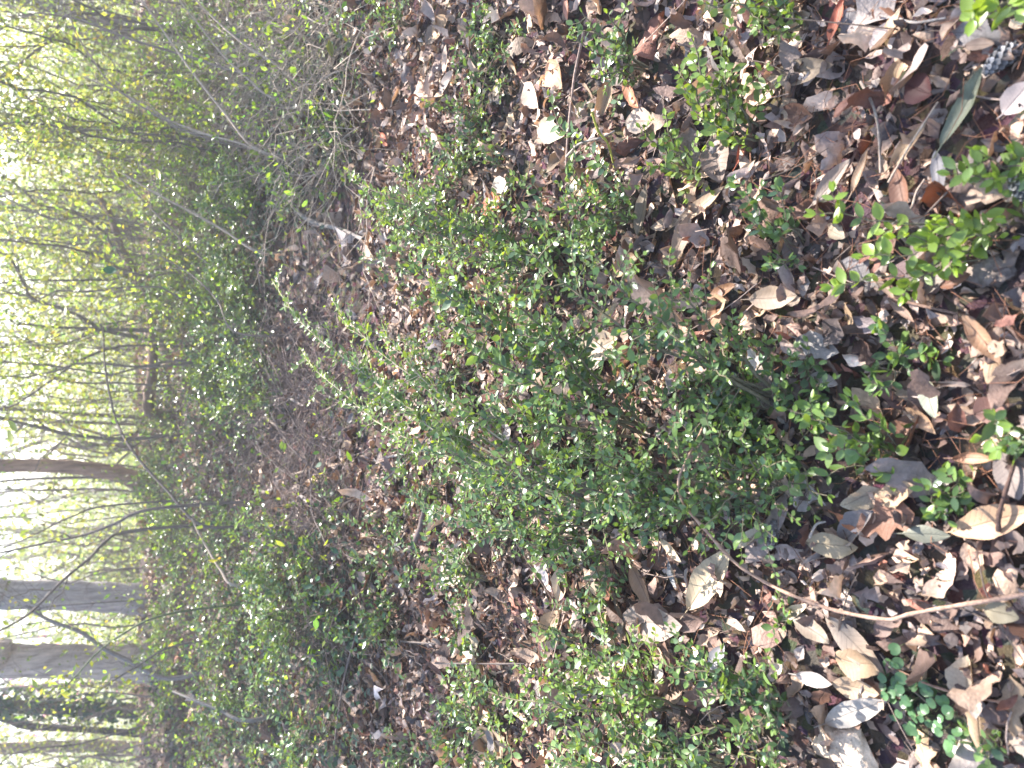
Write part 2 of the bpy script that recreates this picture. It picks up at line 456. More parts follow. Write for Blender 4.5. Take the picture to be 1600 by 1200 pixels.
# fine broken twig bits, too many to count
b = Buf()
x, y = ground_points(2600, 0.3, 9.0)
for X, Y in zip(x, y):
    az = rng.uniform(0, 6.283); l = rng.uniform(0.04, 0.22) * (1 + 0.12 * Y); z = H(X, Y) + rng.uniform(0.01, 0.05)
    d = np.array([math.cos(az), math.sin(az), rng.normal(0, 0.2)]) * l
    p0 = np.array([X, Y, z]); p1 = p0 + d * 0.5 + rng.normal(0, 0.08, 3) * l; p2 = p0 + d
    r = rng.uniform(0.0008, 0.0024)
    tube(b, bez(p0, p1, p2, 4), (r, r, r * .9, r * .5), np.array([0.2, 0.15, 0.125]) * rng.uniform(0.4, 1.9), n=4)
build('twig_debris', b, M_TWIG, label='fine broken twig bits strewn through the leaf litter', cat='twig debris', kind='stuff')
# ------------------------------------------------------------------ trees and saplings of the background
def world_line(pix, Y):
    """pixels traced along a stem, at (a range of) distances Y -> points in the place"""
    Ys = np.broadcast_to(np.asarray(Y, float), (len(pix),)) if np.ndim(Y) == 0 else np.linspace(Y[0], Y[1], len(pix))
    return np.array([at(px, py, yy) for (px, py), yy in zip(pix, Ys)])

def crown_leaves(buf, C, n, spread, size, col, var=0.3):
    """n leaves scattered round each clump centre C"""
    C = np.repeat(np.asarray(C, float), n, 0)
    m = len(C)
    P = C + rng.normal(0, 1, (m, 3)) * np.asarray(spread)
    D = unit(rng.normal(0, 1, (m, 3)) + np.array([0, 0, -0.3])); N = unit(rng.normal(0, 0.7, (m, 3)) + np.array([0, 0, 1]))
    L = size * np.exp(rng.normal(0, 0.25, m))
    c = np.asarray(col) * np.exp(rng.normal(0, var, (m, 1))) * (1 + rng.normal(0, 0.08, (m, 3)))
    leaves(buf, P, D, N, L, L * 0.5, c, nu=3, nv=3, fold=0.2, curl=0.4)

SUNNY = [  # (x, y, rx, ry, how open) patches of the picture where the sun reaches the ground
    (950, 160, 300, 200, .99), (1130, 90, 170, 120, .95), (760, 200, 130, 150, .7), (1300, 855, 190, 60, .95), (1160, 890, 90, 60, .8),
    (660, 520, 260, 190, .62), (1080, 740, 190, 130, .8), (900, 660, 200, 130, .45), (500, 690, 110, 110, .6), (1000, 1080, 200, 90, .6),
    (800, 400, 130, 90, .45), (1250, 70, 150, 90, .7), (1560, 820, 60, 50, .7), (1060, 570, 90, 60, .5), (300, 480, 240, 340, .7),
    (740, 900, 70, 40, .6), (1390, 50, 60, 40, .6), (420, 820, 90, 60, .5), (980, 960, 70, 40, .45)]

def open_at(px, py):
    o = np.full(np.shape(px), 0.12)
    for x, y, rx, ry, k in SUNNY:
        d = ((px - x) / rx) ** 2 + ((py - y) / ry) ** 2
        o = np.maximum(o, min(k + .12, 1) * np.clip(1.8 - d, 0, 1))
    return np.where(px < 215, 1.0, o)

def lands(P):
    """where on the ground the shadow of P falls"""
    t = np.zeros(len(P))
    for _ in range(6):
        Q = P - SUN * t[:, None]
        t = t + (Q[:, 2] - H(Q[:, 0], Q[:, 1])) / SUN[2] * 0.9
    return P - SUN * t[:, None]

def canopy_clumps(n, zlo, zhi):
    """clump centres of a broken canopy: thinned so that the sun reaches the chosen patches"""
    x, y = rng.uniform(-4.0, 4.0, n), rng.uniform(-0.4, 9.2, n)
    k = np.abs(x) < 0.56 * np.maximum(y, 0) + 1.0
    x, y = x[k], y[k]
    G = np.stack([x, y, H(x, y)], -1)
    z = rng.uniform(zlo, zhi, len(x))
    P = G + SUN * (z / SUN[2])[:, None]
    px, py, _ = project(lands(P))
    keep = rng.uniform(0, 1, len(x)) > open_at(px, py)
    return P[keep]

BARK_GREY, BARK_BROWN = np.array([0.14, 0.12, 0.115]), np.array([0.16, 0.105, 0.08])

def tree(name, pix, Y, half, col, label, cat, height, crown=None, roots=True, group=None, up=(0.02, 0.0)):
    P = world_line(pix, Y)                    # given from the top of the frame down to the foot
    P = P[::-1]
    R = np.array(half[::-1], float) / F_PX * np.linalg.norm(P - CAM, axis=1)
    base = P[0].copy(); base[2] = H(base[0], base[1])
    foot = base - np.array([0, 0, 0.15])
    top = P[-1] + np.array([up[0] * height, up[1] * height, height - P[-1][2]])
    Pm = P[-1] + (top - P[-1]) * 0.5 + np.array([0.06, 0.05, 0])
    pts = np.vstack([foot] + ([base] if P[0][2] - base[2] > 0.08 else []) + [P, Pm, top])
    rr = np.r_[R[0] * 1.35, [R[0] * 1.2] if P[0][2] - base[2] > 0.08 else [], R, R[-1] * 0.8, R[-1] * 0.35]
    S = spline(pts, 5)
    rs = np.interp(np.linspace(0, len(pts) - 1, len(S)), np.arange(len(pts)), rr)
    rs = rs * (1 + 0.05 * np.sin(np.arange(len(S)) * 1.9))
    root = link(name, None, loc=tuple(base), label=label, cat=cat, group=group)
    b = Buf(); tube(b, S, rs, col, n=14)
    trunk = build('trunk', b, M_BARK, root, base)
    bl = Buf(); tips = []
    for k in range(9 if crown is not None else 5):
        t = rng.uniform(0.45, 0.98); a = rng.uniform(0, 6.283)
        p0 = P[-1] + (top - P[-1]) * t
        l = height * rng.uniform(0.12, 0.3)
        p2 = p0 + np.array([math.cos(a), math.sin(a), rng.uniform(0.1, 0.7)]) * l
        r = max(R[-1] * (1 - 0.7 * t) * 0.45, 0.006)
        B = bez(p0, (p0 + p2) / 2 + np.array([0, 0, 0.15 * l]), p2, 7, 0.05)
        tube(bl, B, np.linspace(r, r * 0.25, 7), col, n=6)
        tips += [B[3], B[4], B[5], B[6]]
    build('limb', bl, M_BARK, trunk, base, label='upper limbs above the picture')
    bc = Buf()
    C = np.array(tips) if crown is None else np.vstack([tips, crown])
    crown_leaves(bc, C, 26, (0.28, 0.28, 0.22), 0.11, (0.07, 0.13, 0.03))
    build('crown', bc, M_YOUNG, root, base, kind='stuff')
    return root, P, R

tree('tree', [(-60, 722), (0, 727), (80, 728), (140, 733), (190, 742), (226, 755)], 8.6, [8, 8.5, 9, 10, 11.5, 14], srgb((160, 128, 112)),
     'reddish brown slender tree trunk curving at its foot', 'tree', 6.5, up=(-0.05, 0.1))
rootB, PB, RB = tree('pine_tree', [(-60, 928), (0, 929), (80, 930), (150, 932), (215, 936), (240, 938)], 9.2, [18, 18.5, 19, 19.5, 21, 24], srgb((168, 160, 160)),  # bark lightened, so the distance haze sits in its colour
     'dark grey pine trunk with a pale vine winding across it', 'tree', 9, up=(-0.03, 0.1))
tree('pine_tree', [(-60, 1031), (0, 1032), (80, 1033), (150, 1034), (205, 1036), (235, 1037)], 8.5, [20, 20.5, 21, 21.5, 23, 26], srgb((182, 164, 154)),  # paler bark colour imitates a hazy veil here too
     'thickest grey brown pine trunk rising behind leafy green shrubs', 'tree', 9, up=(-0.04, 0.1))
rootD, PD, RD = tree('tree', [(-60, 1098), (0, 1103), (80, 1106), (150, 1108), (230, 1112)], 9.6, [8, 8, 8.5, 9, 10], srgb((110, 100, 92)),
     'ivy covered dark tree trunk beside the thickest pine', 'tree', 7, up=(-0.05, 0.1))
tree('tree', [(-60, 1110), (10, 1124), (40, 1134), (100, 1138), (150, 1141), (215, 1146)], 10.2, [4, 4.5, 4.5, 4, 4, 5], srgb((74, 66, 66)),
     'thin dark trunk with a kink, left of the ivy covered trunk', 'tree', 5, up=(-0.05, 0.1))
tree('tree', [(-60, 1172), (0, 1170), (80, 1167), (160, 1166), (225, 1168)], 13.0, [7, 7, 7, 7.5, 8], srgb((140, 120, 110)),
     'faint brown trunk far back at the lower left corner', 'tree', 7, up=(-0.05, 0.1))
tree('tree', [(-60, 1085), (0, 1078), (80, 1072), (150, 1070), (205, 1070)], 15.0, [3, 3, 3.4, 3.6, 4], srgb((120, 108, 104)),
     'faint thin far trunk between the thick pine and the ivy trunk', 'tree', 6, up=(-0.05, 0.1))
# pale vine climbing across the dark pine
b = Buf()
vp = world_line([(-10, 915), (10, 925), (30, 938), (60, 945), (75, 928), (90, 940), (140, 942), (190, 946)], 8.95)
tube(b, spline(vp, 6), 0.008, srgb((170, 165, 160)), n=6)
build('vine', b, M_TWIG, origin=vp[-1], label='pale leafless vine winding up the dark grey pine trunk', cat='vine')
# ivy on the thin trunk
n = 900
t = rng.uniform(0, 1, n) ** 0.9; i = rng.integers(0, len(PD) - 1, n); f = rng.uniform(0, 1, n)[:, None]
q = PD[i] * (1 - f) + PD[i + 1] * f
a = rng.uniform(0, 6.283, n); o = np.stack([np.cos(a), np.sin(a), 0 * a], -1)
b = Buf()
leaves(b, q + o * rng.uniform(0.05, 0.17, n)[:, None], unit(o * 0.5 + np.array([0, 0, -1]) + rng.normal(0, .3, (n, 3))), o + rng.normal(0, .4, (n, 3)),
       rng.uniform(0.04, 0.075, n), 0.05, np.array([0.03, 0.065, 0.03]) * np.exp(rng.normal(0, .35, (n, 1))), nu=4, nv=3, a=0.7)
build('ivy', b, M_GREEN, rootD, rootD.location, kind='stuff', label='dark ivy leaves wrapped round the trunk')

# trees added on the sunny side, mostly unseen, crowns shaped to dapple the floor
clumps = np.vstack([canopy_clumps(290, 3.4, 5.2), canopy_clumps(290, 4.6, 7.5)])
centres = np.array([[3.9, 5.2], [5.0, 8.2], [4.8, 11.6], [8.2, 9.6], [2.6, 14.2]])
own = np.argmin(((clumps[:, None, :2] - centres[None]) ** 2).sum(-1), 1)
for k, (X, Y) in enumerate(centres):
    base = np.array([X, Y, H(X, Y)])
    lab = ['slim broadleaf tree nearest outside the right edge of the view', 'broadleaf tree second beyond the right edge of the view',
           'broadleaf tree farther back beyond the right edge of the view', 'broadleaf tree farthest out beyond the right edge of the view',
           'slim broadleaf tree far back, crown high over the thicket'][k]
    root = link('shade_tree', None, loc=tuple(base), label=lab, cat='tree', group='broadleaf trees shading the floor')
    mine = clumps[own == k]
    hgt = 7.0
    top = base + np.array([0.2, -0.1, hgt])
    S = bez(base - np.array([0, 0, 0.2]), (base + top) / 2 + rng.normal(0, .12, 3), top, 16, 0.03)
    b = Buf(); tube(b, S, np.linspace(0.10, 0.02, 16), BARK_GREY, n=10)
    trunk = build('trunk', b, M_BARK, root, base)
    b = Buf()
    for c in mine[::3]:
        j = int(np.clip((c[2] - base[2] - np.linalg.norm(c[:2] - base[:2]) * 0.35) / hgt, 0.25, 0.97) * 15)
        tube(b, bez(S[j], (S[j] + c) / 2 + np.array([0, 0, 0.25]), c, 6, 0.04), np.linspace(0.022, 0.004, 6), BARK_GREY, n=5)
    if b.n: build('limb', b, M_BARK, trunk, base)
    b = Buf(); crown_leaves(b, mine, 26, (0.18, 0.18, 0.15), 0.10, (0.07, 0.13, 0.03))
    build('crown', b, M_YOUNG, root, base, kind='stuff')

# ---- traced stems: thin trunks, saplings and branches one can tell apart
YG = np.array([0.235, 0.295, 0.065])
MARKS = [(60, 'at the upper edge'), (120, 'by the level dark branch'), (200, 'beside the long grey cane'), (280, 'above the fallen log'), (360, 'over the end of the fallen log'),
         (440, 'behind the bend of the fallen log'), (520, 'behind the dark forked sapling'), (600, 'over the foot of the fallen log'), (670, 'by the slender trunk pair'), (740, 'by the reddish trunk'),
         (820, 'below the reddish trunk'), (900, 'above the dark grey pine'), (980, 'between the two pines'), (1070, 'by the thickest pine'), (1130, 'by the ivy covered trunk'), (9999, 'in the lower left corner')]
def beside(py): return next(t for k, t in MARKS if py < k)
def pick(v, words): return next(w for k, w in words if v < k)
def young_foliage(buf, S, n, off, size, col=YG, var=0.35):
    S = np.asarray(S); i = rng.integers(0, len(S), n)
    P = S[i] + rng.normal(0, off, (n, 3))
    D = unit(rng.normal(0, 1, (n, 3)) + np.array([0, 0, -.2])); N = unit(rng.normal(0, .8, (n, 3)) + np.array([0, 0, 1]))
    L = size * np.exp(rng.normal(0, .3, n))
    c = np.asarray(col) * np.exp(rng.normal(0, var, (n, 1))) * (1 + rng.normal(0, .12, (n, 3)))
    leaves(buf, P, D, N, L, L * rng.uniform(.4, .6, n), c, nu=4 if size < .031 else 3, nv=3, fold=rng.uniform(0, .4, n), curl=rng.normal(0.2, .4, n))

def Y_mean(Y): return float(np.mean(Y))

def traced(name, pix, Y, half, col, label, cat='sapling', nleaf=0, leafsize=0.035, side=4, group=None, leafcol=YG, toground=True):
    P = world_line(pix, Y)
    if toground:
        g = P[-1].copy(); g[2] = H(g[0], g[1]) - 0.03
        if P[-1][2] - g[2] > 0.02: P = np.vstack([P, g])
    S = spline(P, 6)[::-1]
    base = S[0].copy()
    r = (.62 if Y_mean(Y) > 5.6 and half < 5 else .8) * half / F_PX * np.linalg.norm(S[len(S) // 2] - CAM)
    root = link(name, None, loc=tuple(base), label=label, cat=cat, group=group)
    b = Buf(); tube(b, S, np.linspace(r * 1.2, r * 0.6, len(S)), col, n=7)
    ends = [S[len(S) // 3:]]
    for k in range(side):
        j = rng.integers(len(S) // 4, len(S) - 1)
        l = rng.uniform(0.15, 0.6)
        d = unit(unit(S[min(j + 1, len(S) - 1)] - S[j - 1]) * 0.9 + rng.normal(0, .6, 3) + np.array([0, 0, .25]))
        B = bez(S[j], S[j] + d * l * .5, S[j] + d * l + np.array([0, 0, .1 * l]), 7, 0.02)
        tube(b, B, np.linspace(r * .4, r * .12, 7), col, n=5); ends.append(B)
    build('stem', b, M_TWIG, root, base)
    if nleaf:
        bl = Buf(); young_foliage(bl, np.vstack(ends), nleaf, 0.06, leafsize, leafcol)
        build('foliage', bl, M_YOUNG, root, base, kind='stuff')
    return root

DK, MD, PL = srgb((108, 97, 92)), srgb((124, 110, 102)), srgb((158, 142, 128))
TR = [
 ([(-40, 636), (0, 640), (60, 641), (120, 647), (180, 650), (245, 654)], 9.0, 4.5, DK, 'straight slender trunk, upper of a close pair', 30),
 ([(-40, 655), (0, 652), (60, 655), (130, 660), (245, 664)], 9.6, 3.2, MD, 'straight slender trunk, lower of a close pair', 30),
 ([(-30, 645), (15, 657), (60, 667), (100, 677), (150, 684), (205, 686), (250, 681)], 7.4, 4.6, DK, 'dark smooth sapling stem curving just above the reddish trunk', 20),
 ([(-30, 756), (0, 752), (60, 748), (150, 746), (235, 752)], 9.4, 3.2, DK, 'dark thin sapling just below the reddish trunk', 24),
 ([(-30, 762), (0, 764), (70, 766), (150, 764), (240, 770)], 10.2, 2.6, MD, 'second thin sapling below the reddish trunk', 24),
 ([(120, 470), (140, 488), (160, 512), (163, 560), (170, 610), (185, 665), (215, 715), (260, 765), (320, 822)], (6.6, 5.0), 2.8, DK, 'long thin stem slanting across in front of the reddish trunk', 40),
 ([(-30, 396), (10, 398), (36, 440), (50, 466), (90, 480), (130, 497), (155, 513), (192, 523), (245, 532)], 7.0, 4.2, DK, 'forked sapling with a dark bent trunk, main stem', 60),
 ([(30, 506), (60, 509), (100, 512), (158, 513)], 7.0, 3.2, DK, 'straight upper prong of the dark forked sapling', 50),
 ([(50, 540), (95, 537), (125, 529), (150, 516)], 7.0, 2.2, DK, 'short lower prong of the dark forked sapling', 30),
 ([(150, 300), (172, 335), (190, 388), (212, 432), (230, 462), (238, 520), (238, 580), (234, 645)], (8.2, 7.6), 8.5, srgb((112, 92, 80)), 'fallen brown log curving along the crest under the thicket', 10),
 ([(-10, 990), (20, 975), (50, 955), (100, 905), (140, 872), (165, 846), (200, 830)], (5.8, 6.2), 3.4, DK, 'dark branch leaning across the dark grey pine trunk', 20),
 ([(40, 946), (60, 960), (85, 972), (130, 990), (160, 1012), (205, 1034), (260, 1060)], 6.3, 4.6, srgb((130, 122, 120)), 'grey crooked branch slanting between the two pine trunks', 16),
 ([(-10, 866), (60, 851), (130, 836), (180, 818), (240, 795)], (5.4, 5.0), 2.6, DK, 'long straight whip crossing above the dark grey pine', 16),
 ([(-10, 862), (40, 842), (80, 822), (115, 806), (170, 790)], 6.0, 2.0, DK, 'thin arching whip above the dark grey pine', 24),
 ([(-10, 640), (20, 634), (55, 612), (92, 586), (130, 560), (200, 540)], 6.6, 2.8, DK, 'dark bare branch slanting up beside the slender trunk pair', 20),
 ([(90, 1085), (120, 1055), (150, 1022), (190, 992), (260, 960)], (5.2, 4.8), 1.8, srgb((90, 96, 70)), 'leafy green twig arching in front of the thickest pine', 120),
 ([(140, 1090), (180, 1062), (215, 1040), (270, 1010)], 5.6, 1.8, DK, 'short leafy shoot below the arching twig', 110),
 ([(-10, 128), (20, 110), (50, 84), (80, 62), (130, 20)], 6.4, 3.0, DK, 'dark branch slanting in the upper left corner', 60),
 ([(-10, 72), (50, 72), (100, 62), (150, 60), (250, 40)], 6.8, 2.6, DK, 'dark level branch in the upper left corner', 60),
 ([(60, 150), (120, 160), (160, 140), (230, 150), (330, 165)], 6.6, 2.6, DK, 'thin dark sapling stem in the upper left thicket', 70),
 ([(10, 190), (60, 195), (110, 198), (200, 200), (290, 210)], 7.0, 3.6, MD, 'straight grey brown sapling in the upper left thicket', 80),
 ([(0, 270), (40, 300), (60, 320), (110, 330), (160, 360), (190, 395)], 7.2, 3.0, DK, 'twisted dark sapling above the fallen log', 80),
 ([(215, -10), (260, 55), (300, 112), (350, 175), (405, 235)], (4.6, 4.2), 2.3, PL, 'pale dry cane, first of the long slanting canes', 6),
 ([(272, -10), (310, 38), (350, 88), (390, 125), (425, 152)], (4.4, 4.1), 2.1, PL, 'pale dry cane, second of the long slanting canes', 6),
 ([(296, -10), (340, 34), (380, 68), (430, 100), (480, 140)], (4.2, 3.9), 2.3, PL, 'pale dry cane, nearest of the long slanting canes', 4),
 ([(108, 10), (118, 50), (140, 85), (172, 130), (230, 172), (300, 208), (385, 232)], (5.4, 4.6), 1.5, MD, 'long grey cane sweeping down through the upper left thicket', 40),
 ([(240, 180), (290, 198), (330, 212), (380, 226), (430, 246)], (4.9, 4.4), 2.0, PL, 'pale thin cane below the long slanting canes', 8),
 ([(130, 120), (200, 150), (280, 195), (340, 215), (400, 228)], (5.6, 4.9), 2.2, PL, 'pale brown cane crossing the middle of the upper thicket', 14),
 ([(190, 270), (240, 300), (300, 332), (350, 360), (400, 392)], (5.2, 4.6), 2.2, PL, 'pale cane slanting past the ivy patch', 10),
 ([(150, 250), (200, 290), (240, 330), (290, 380), (340, 420)], (5.8, 5.2), 2.0, MD, 'grey cane slanting behind the ivy patch', 14),
 ([(60, 20), (120, 30), (200, 60), (300, 90), (360, 110)], (5.6, 4.8), 2.4, MD, 'grey cane near the upper edge of the thicket', 30),
 ([(250, 400), (300, 430), (340, 470), (370, 520)], (4.9, 4.4), 1.8, MD, 'grey whip slanting under the ivy patch', 8),
 ([(270, 1080), (300, 1092), (340, 1108), (385, 1126)], (5.0, 4.6), 3.4, srgb((126, 118, 112)), 'pale grey fallen stick lying left of the pines', 0),
 ([(300, 810), (312, 835), (325, 858), (345, 890), (370, 915)], (4.9, 4.5), 2.8, PL, 'pale bent stick with a yellow green sprig', 16),
]
for pix, Y, half, col, lab, nl in TR:
    nm = 'fallen_log' if 'log' in lab and 'fallen' in lab and 'above' not in lab else 'fallen_stick' if 'stick' in lab else 'cane' if 'cane' in lab or 'whip' in lab else 'branch' if 'branch' in lab else 'sapling'
    traced(nm, pix, Y, half, col, lab, nm.replace('fallen_', '').replace('_', ' '), nl, side=0 if 'stick' in lab or 'log' in lab else 5)

# ---- the thicket: more saplings with young backlit leaves, filling the view up to the crest and beyond
def sapling(x, y, h, r, nleaf, lsize, col, lean, label, group, leafcol, low=0.15):
    base = np.array([x, y, H(x, y)])
    top = base + np.array([lean[0], lean[1], h])
    S = bez(base - np.array([0, 0, .03]), base + np.array([lean[0] * .2, lean[1] * .2, h * .6]), top, 12, 0.03 * h)
    root = link('sapling', None, loc=tuple(base), label=label, cat='sapling', group=group)
    b = Buf(); tube(b, S, np.linspace(r, r * .3, 12), col, n=6)
    pts = [S[4:]]
    for k in range(int(14 + 6 * h)):
        t = rng.uniform(low, 0.98); j = int(t * 11)
        l = h * rng.uniform(.1, .3); a = rng.uniform(0, 6.283)
        d = np.array([math.cos(a), math.sin(a), rng.uniform(.1, .9)])
        B = bez(S[j], S[j] + d * l * .5 + np.array([0, 0, .04]), S[j] + d * l, 6, .02)
        tube(b, B, np.linspace(max(r * .28, .0014), .0008, 6), col, n=3); pts.append(B[1:])
    build('stem', b, M_TWIG, root, base)
    bl = Buf(); young_foliage(bl, np.vstack(pts), nleaf, 0.07, lsize, leafcol)
    build('foliage', bl, M_YOUNG, root, base, kind='stuff')

def describe(x, y, h, q, lean, col):
    _, py, _ = project(np.array([x, y, H(x, y) + .4]))
    w = pick(h, [(1.7, 'short'), (2.2, 'mid-height'), (9, 'tall')])
    s = pick(abs(lean[0]), [(.15, 'upright'), (9, 'leaning')])
    d = pick(q, [(.5, 'sparse'), (.75, 'scattered'), (9, 'many')])
    f = pick(y, [(6.5, 'nearer'), (8, 'middle'), (99, 'farther')])
    return f'{w} {s} {f} sapling with {d} {col} leaves {beside(py)}'

def place_px(xr, yr, Yr):
    px, py = rng.uniform(*xr), rng.uniform(*yr)
    Y = rng.uniform(*Yr)
    p = at(px, py, Y)
    return p[0], Y

for k in range(60):
    x, y = place_px((230, 240), (0, 620), (5.2, 9.2))
    hh, nn, ln = rng.uniform(1.4, 2.6), int(rng.uniform(200, 560)), rng.normal(0, .35, 2)
    sapling(x, y, hh, rng.uniform(.004, .012), nn, .033, DK * rng.uniform(.7, 1.6), ln, describe(x, y, hh, nn / 560, ln, 'yellow green'), 'saplings of the upper left thicket', YG * rng.uniform(.6, 1.1))
for k in range(34):
    x, y = place_px((230, 240), (620, 1200), (7.0, 11.5))
    hh, nn, ln = rng.uniform(1.2, 2.4), int(rng.uniform(120, 320)), rng.normal(0, .3, 2)
    sapling(x, y, hh, rng.uniform(.005, .013), nn, .032, DK * rng.uniform(.8, 1.7), ln, describe(x, y, hh, nn / 320, ln, 'pale green'), 'saplings among the pine trunks', YG * rng.uniform(.6, 1.0))
# sunlit bushes in the clearing beyond the crest
def bush(x, y, h, w, n, lsize, col, label, group, name='bush', cat='bush'):
    base = np.array([x, y, H(x, y)])
    root = link(name, None, loc=tuple(base), label=label, cat=cat, group=group)
    b = Buf(); C = []
    for k in range(9):
        a = rng.uniform(0, 6.283); q = rng.uniform(.2, 1)
        tip = base + np.array([math.cos(a) * w * q, math.sin(a) * w * q, h * rng.uniform(.5, 1)])
        B = bez(base, base + (tip - base) * np.array([.3, .3, .7]), tip, 7, .05 * h)
        tube(b, B, np.linspace(.02, .005, 7) * (h / 2) ** .5, MD, n=5); C += list(B[2:])
    build('stem', b, M_TWIG, root, base)
    bl = Buf(); young_foliage(bl, C, n, 0.16 * h, lsize, col, .3)
    build('foliage', bl, M_YOUNG, root, base, kind='stuff')
for k in range(56):
    px = rng.uniform(-100, 1300) if k < 34 else rng.uniform(-60, 620); Y = rng.uniform(11, 19)
    p = at(150, px, Y)
    hh = rng.uniform(1.6, 3.4)
    lab = f"{pick(hh, [(2.2, 'low'), (2.8, 'middling'), (9, 'tall')])} sunlit yellow green bush, {pick(Y, [(14, 'nearer'), (16.5, 'midway'), (99, 'farther')])} row, {beside(px)}"
    bush(p[0], Y, hh, rng.uniform(.9, 1.7), 850, .064, np.array([.21, .275, .105]) * rng.uniform(.7, 1.1), lab, 'sunlit bushes beyond the crest')
p = at(85, 1062, 15.0)
bush(p[0], 15.0, 3.6, .45, 700, .06, np.array([.55, .2, .55]), 'small pink flowering bush between the thickest pine and ivy trunk', 'pink blossom beyond the crest')
# far wood edge: reads as one mass
b = Buf()
n = 27000
X = rng.uniform(-34, 40, n); Y = rng.uniform(26, 44, n); Z = rng.uniform(0, 1, n) ** 1.2 * (5.6 + 1.9 * np.sin(X * .45) + 1.2 * np.sin(X * 1.3 + 2))
P = np.stack([X, Y, H(X, Y) + Z], -1)
leaves(b, P, rng.normal(0, 1, (n, 3)), rng.normal(0, .7, (n, 3)) + np.array([0, 0, 1]), rng.uniform(.18, .4, n), .2,
       np.array([.25, .30, .12]) * np.exp(rng.normal(0, .35, (n, 1))), nu=3, nv=3, fold=.2)
for k in range(60):
    x, y = rng.uniform(-30, 36), rng.uniform(25, 42); z = H(x, y)
    tube(b, [[x, y, z], [x + rng.normal(0, .3), y, z + 3], [x + rng.normal(0, .6), y, z + 7]], (.12, .09, .05), MD, n=6)
build('far_wood', b, M_YOUNG, label='bright hazy edge of the wood far beyond the clearing', cat='wood', kind='stuff')

# tangled brown brush under the canes: fine stems nobody could count
def brush(n, xr, yr, hmax, slant, col, label, leaf):
    b = Buf(); bl_pts = []
    for k in range(n):
        g = gp(rng.uniform(*xr), rng.uniform(*yr))
        l = hmax * rng.uniform(.35, 1.15)
        d = unit(np.array([rng.normal(slant, 1.0), rng.normal(0, .9), rng.uniform(.1, 1.1)]))
        e = g + d * l; e[2] = max(e[2] - .6 * l * rng.uniform(0, 1), H(e[0], e[1]) + .02)
        S = bez(g - np.array([0, 0, .02]), g + d * l * .5 + np.array([0, 0, .2 * l]), e, 7, .035 * l)
        r = rng.uniform(.0012, .0032)
        tube(b, S, np.linspace(r, r * .5, 7), col * rng.uniform(.6, 1.6), n=3)
        for f in range(2):
            j = rng.integers(2, 6); q = S[j] + unit(d + rng.normal(0, .6, 3)) * l * rng.uniform(.15, .4)
            tube(b, np.array([S[j], (S[j] + q) / 2 + rng.normal(0, .01, 3), q]), np.array([.6, .5, .3]) * r, col * rng.uniform(.5, 1.4), n=3)
            bl_pts.append(q)
        bl_pts += list(S[3:])
    o = build('brush', b, M_TWIG, label=label, cat='brush', kind='stuff')
    if leaf:
        bl = Buf(); young_foliage(bl, bl_pts, leaf, .04, .030, np.array([.22, .33, .06]), .45)
        build('brush_leaves', bl, M_YOUNG, o, kind='stuff')
brush(750, (300, 560), (-40, 260), .75, -.7, srgb((156, 142, 128)), 'tangled pale brown brush along the upper edge', 2400)
brush(650, (225, 400), (-40, 500), .9, -.5, srgb((120, 104, 92)), 'tangled grey brown brush under the upper left thicket', 3800)
brush(950, (300, 560), (470, 840), .5, 0, srgb((112, 98, 94)), 'dark low twig tangle in the middle distance', 250)
brush(420, (225, 330), (480, 1200), .6, 0, srgb((116, 104, 94)), 'grey twiggy brush along the crest and before the pines', 2200)
brush(620, (260, 560), (820, 1200), .5, 0, srgb((104, 92, 86)), 'brown twiggy brush in the shaded left patch', 900)

# ivy and trailing greenery creeping over the middle distance
b = Buf()
for cnt_, xr, yr in ((4600, (250, 440), (300, 640)), (3600, (260, 560), (820, 1200)), (800, (250, 400), (640, 820)), (1600, (260, 560), (0, 300))):
    c_ = np.array([gp(rng.uniform(*xr), rng.uniform(*yr)) for _ in range(cnt_ // 40)])
    q = np.repeat(c_, 40, 0) + rng.normal(0, 1, (len(c_) * 40, 3)) * np.array([.16, .16, 0])
    q[:, 2] = H(q[:, 0], q[:, 1]) + rng.uniform(.03, .13, len(q))
    n = len(q)
    leaves(b, q, rng.normal(0, 1, (n, 3)) * np.array([1, 1, .4]), rng.normal(0, .45, (n, 3)) + np.array([0, 0, 1]), .036 * np.exp(rng.normal(0, .25, n)), .024,
           np.array([.05, .095, .05]) * np.exp(rng.normal(0, .4, (n, 1))) * (1 + rng.normal(0, .1, (n, 3))), nu=4, nv=3, fold=rng.uniform(0, .4, n), curl=.3, a=.8)
build('trailing_ivy', b, M_GREEN, label='dark green trailing ivy creeping over the middle distance', cat='ivy', kind='stuff')

